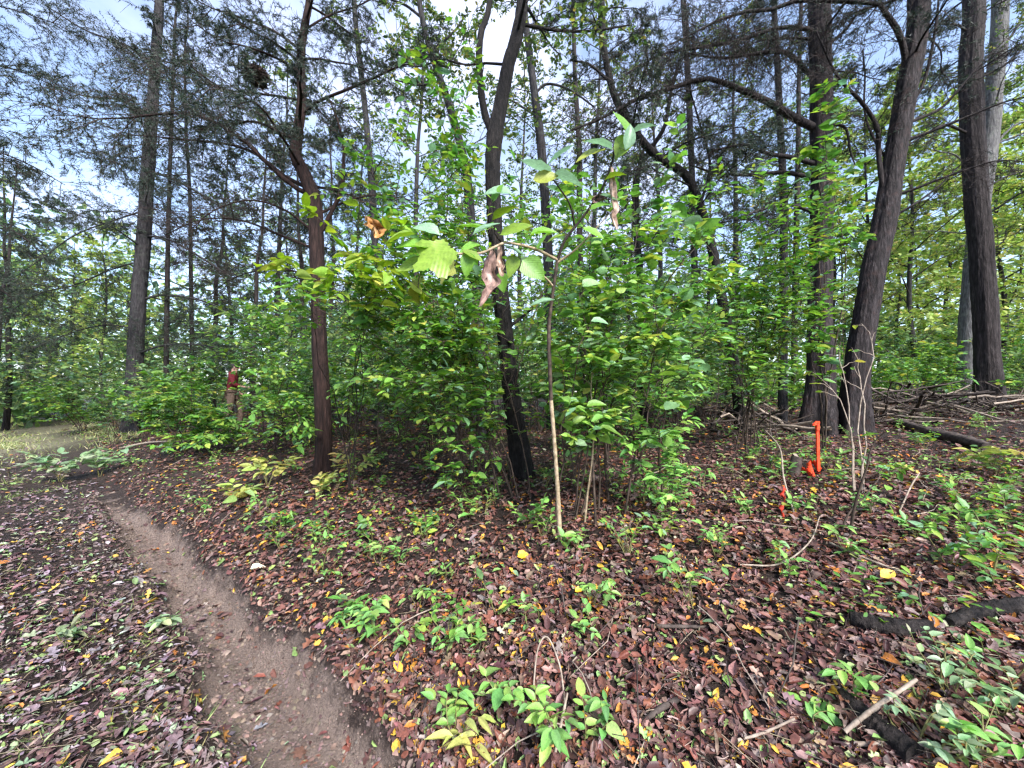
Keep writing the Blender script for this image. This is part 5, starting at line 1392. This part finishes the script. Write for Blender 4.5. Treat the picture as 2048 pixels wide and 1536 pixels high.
TR += [(-5, 13.0, 2, .85), (1725, 12, 3, 1.0), (1830, 11.5, 3, 1.05), (1890, 14.5, 3, 1.1), (2010, 12.5, 3, 1.1), (1965, 17, 3, 1.2), (2060, 20, 0, 1.2), (1660, 13.5, 0, 1.0), (745, 13, 0, .9), (600, 14.5, 2, 1.0), (510, 13.5, 2, .9), (60, 20.5, 3, 1.1)]
tr_side = lambda e: 'beyond the left trail' if e[0] < 260 else ('behind the red cedar' if e[0] < 800 else ('behind the thicket' if e[0] < 1600 else 'beyond the twin trunks'))
tr_ord = ordinal(TR, lambda e: (tr_side(e), e[2]))
for e in TR:
    px, d_, kd, s_ = e
    p = W(px, 788, d_)
    side = tr_side(e)
    kn = ['green leafy', 'tall grey-trunked', 'dark conifer', 'yellow-green leafy'][kd]
    place(pt[kd], first[kd], p[0], d_, s_, f'{kn} background tree {side}{tr_ord[e]}', 'tree', f'{kn} trees {side}'); first[kd] = False

# the far wood, one mass
n = 85000
az = rng.uniform(-1.12, 1.12, n); d_ = rng.uniform(24, 46, n)
x, y = np.sin(az) * d_ * 1.15, np.cos(az) * d_
hmax = np.where(az > .45, 7.0, 8.5) + 5 * vnoise(az * 9, d_ * .2, 1, 3)
z = rng.random(n) ** 1.25 * hmax
k = rng.random(n) < np.clip(.75 + 1.5 * vnoise(az * 26, z * .9, 1, 8), 0.08, 1) * np.where(az > .5, .6, 1)
x, y, z = x[k], y[k], z[k]
mb = MB(); D = unit(rng.normal(0, 1, (len(x), 3)))
Lq = rng.uniform(.25, .56, len(x))
mb.leaves(np.stack([x, y, G(x, y) + z], 1), D, unit(rng.normal(0, 1, D.shape) + np.array([0, -.4, .8])), Lq, Lq * .6, T_FAR, palette(len(x), *FARG))
tag(link('far_woodland', mb.mesh('far_woodland', M_LEAF)), 'hazy mass of far trees closing off the woods', 'woodland', kind='stuff')

# ================================================================ PERSON, half hidden in the bushes left of the red cedar
M_SKIN = plain_material('skin', (.42, .23, .17), (.50, .29, .22), 30, .5, .05)
M_SHIRT = plain_material('red_shirt', (.085, .007, .012), (.15, .010, .016), 40, .8, .2)
M_TROUSERS = plain_material('brown_trousers', (.10, .065, .045), (.16, .11, .08), 40, .85, .2)
M_HAIR = plain_material('dark_hair', (.014, .011, .010), (.035, .028, .026), 60, .6, .4)
M_BOOT = plain_material('brown_boots', (.05, .028, .018), (.09, .05, .032), 30, .6, .2)
M_EYE = plain_material('dark_eyes', (.01, .01, .01), (.02, .02, .02), 30, .3, 0)
pp = W(464, 788, 10.0); pbase = gpt(pp[0], 10.0)
person = tag(empty('person', pbase), 'person in a dark red shirt walking behind the bushes left of the red cedar', 'person')
person.rotation_euler = (0, 0, math.radians(28))      # faces right and a little towards the camera

def skin(name, verts, edges, rad, mat, parent, sub=2, rootv=0):
    me = bpy.data.meshes.new(name); me.from_pydata(verts, edges, [])
    me.materials.append(mat)
    o = link(name, me, parent)
    sk = o.modifiers.new('skin', 'SKIN'); sk.use_smooth_shade = True
    if not me.skin_vertices:
        return o
    for i, r in enumerate(rad):
        r = r if np.ndim(r) else (r, r)
        me.skin_vertices[0].data[i].radius = r
        me.skin_vertices[0].data[i].use_root = (i == rootv)
    ss = o.modifiers.new('sub', 'SUBSURF'); ss.levels = sub; ss.render_levels = sub
    return o

# facing +x locally, left side +y
J = {'pel': (0, 0, .95), 'waist': (.01, 0, 1.08), 'chest': (.02, 0, 1.30), 'neck': (.03, 0, 1.47), 'skull': (.055, 0, 1.58), 'crown': (.05, 0, 1.68),
     'shL': (.01, .18, 1.40), 'elL': (-.06, .25, 1.14), 'wrL': (.10, .24, .96), 'shR': (.02, -.18, 1.40), 'elR': (.05, -.27, 1.15), 'wrR': (.27, -.22, 1.08),
     'hiL': (0, .09, .90), 'knL': (.20, .10, .52), 'anL': (.16, .10, .10), 'toL': (.32, .11, .04), 'hiR': (0, -.09, .90), 'knR': (-.02, -.10, .50), 'anR': (-.22, -.10, .12), 'toR': (-.07, -.11, .04)}
R_ = {'pel': .12, 'waist': .11, 'chest': (.13, .12), 'neck': .05, 'skull': (.078, .09), 'crown': .055, 'shL': .06, 'elL': .042, 'wrL': .028, 'shR': .06, 'elR': .042, 'wrR': .028,
      'hiL': .085, 'knL': .058, 'anL': .040, 'toL': .035, 'hiR': .085, 'knR': .058, 'anR': .040, 'toR': .035}
names = list(J)
ed = [('pel', 'waist'), ('waist', 'chest'), ('chest', 'neck'), ('neck', 'skull'), ('skull', 'crown'), ('chest', 'shL'), ('shL', 'elL'), ('elL', 'wrL'), ('chest', 'shR'), ('shR', 'elR'), ('elR', 'wrR'),
      ('pel', 'hiL'), ('hiL', 'knL'), ('knL', 'anL'), ('anL', 'toL'), ('pel', 'hiR'), ('hiR', 'knR'), ('knR', 'anR'), ('anR', 'toR')]
V = [J[k] for k in names]; Rv = [R_[k] for k in names]; E = [(names.index(a), names.index(b)) for a, b in ed]
for sd, wr, el in (('L', 'wrL', 'elL'), ('R', 'wrR', 'elR')):       # palm, four fingers and thumb on each hand
    w = np.array(J[wr]); f = unit(w - np.array(J[el])); sgn = 1 if sd == 'L' else -1
    across = unit(np.cross(f, np.array([0, sgn, 0.2]))); wi = names.index(wr)
    palm = w + f * .06; V.append(tuple(palm)); Rv.append((.034, .018)); pi_ = len(V) - 1; E.append((wi, pi_))
    for q, (o_, ln) in enumerate(((-.027, .066), (-.009, .078), (.009, .074), (.026, .058))):
        a_ = palm + across * o_ + f * .03; b_ = a_ + f * ln * .5; c_ = b_ + f * ln * .3 + np.array([0, -sgn * .03, -.01])
        i0 = len(V); V += [tuple(a_), tuple(b_), tuple(c_)]; Rv += [.010, .009, .008]; E += [(pi_, i0), (i0, i0 + 1), (i0 + 1, i0 + 2)]
    a_ = palm - across * .035 - f * .01; b_ = a_ - across * .022 + f * .035
    i0 = len(V); V += [tuple(a_), tuple(b_)]; Rv += [.011, .009]; E += [(pi_, i0), (i0, i0 + 1)]
skin('body', V, E, Rv, M_SKIN, person)
sub = lambda keys: [J[k] for k in keys]
kk = ['pel', 'waist', 'chest', 'neck', 'shL', 'elL', 'wrL', 'shR', 'elR', 'wrR']
cv = sub(kk); cv[3] = (.03, 0, 1.43); cv[0] = (0, 0, .90)
cv[6] = tuple(np.array(J['elL']) * .25 + np.array(J['wrL']) * .75); cv[9] = tuple(np.array(J['elR']) * .25 + np.array(J['wrR']) * .75)
skin('shirt', cv, [(0, 1), (1, 2), (2, 3), (2, 4), (4, 5), (5, 6), (2, 7), (7, 8), (8, 9)], [.150, .140, (.16, .15), .075, .085, .062, .048, .085, .062, .048], M_SHIRT, person)
kk = ['pel', 'hiL', 'knL', 'anL', 'hiR', 'knR', 'anR']
skin('trousers', sub(kk), [(0, 1), (1, 2), (2, 3), (0, 4), (4, 5), (5, 6)], [.135, .105, .080, .065, .105, .080, .065], M_TROUSERS, person)
for a_, t_ in (('anL', 'toL'), ('anR', 'toR')):
    A, T_ = np.array(J[a_]), np.array(J[t_])
    skin('boot', [tuple(A), tuple(A - [0.02, 0, .055]), tuple(T_)], [(0, 1), (1, 2)], [.058, .060, .046], M_BOOT, person)
def blob(name, c, r, mat, parent, cut=None):
    n, m = 8, 14; V = []; 
    for i in range(n + 1):
        th = math.pi * i / n * (cut or 1)
        for j in range(m):
            ph = 2 * math.pi * j / m
            k_ = 1 + .05 * math.sin(5 * ph + 3 * th)
            V.append((c[0] + r[0] * k_ * math.sin(th) * math.cos(ph), c[1] + r[1] * k_ * math.sin(th) * math.sin(ph), c[2] + r[2] * math.cos(th)))
    mb = MB(); mb.add(V, np.array([(i * m + j, i * m + (j + 1) % m, (i + 1) * m + (j + 1) % m, (i + 1) * m + j) for i in range(n) for j in range(m)]))
    return link(name, mb.mesh(name, mat), parent)
blob('hair', (.035, 0, 1.635), (.105, .100, .115), M_HAIR, person, .62)
blob('nose', (.150, 0, 1.575), (.020, .014, .022), M_SKIN, person)
for sg in (-1, 1):
    blob('eye', (.132, .032 * sg, 1.600), (.010, .013, .008), M_EYE, person)
    blob('ear', (.050, .092 * sg, 1.580), (.022, .012, .032), M_SKIN, person)
blob('mouth', (.136, 0, 1.538), (.008, .024, .007), M_SHIRT, person)
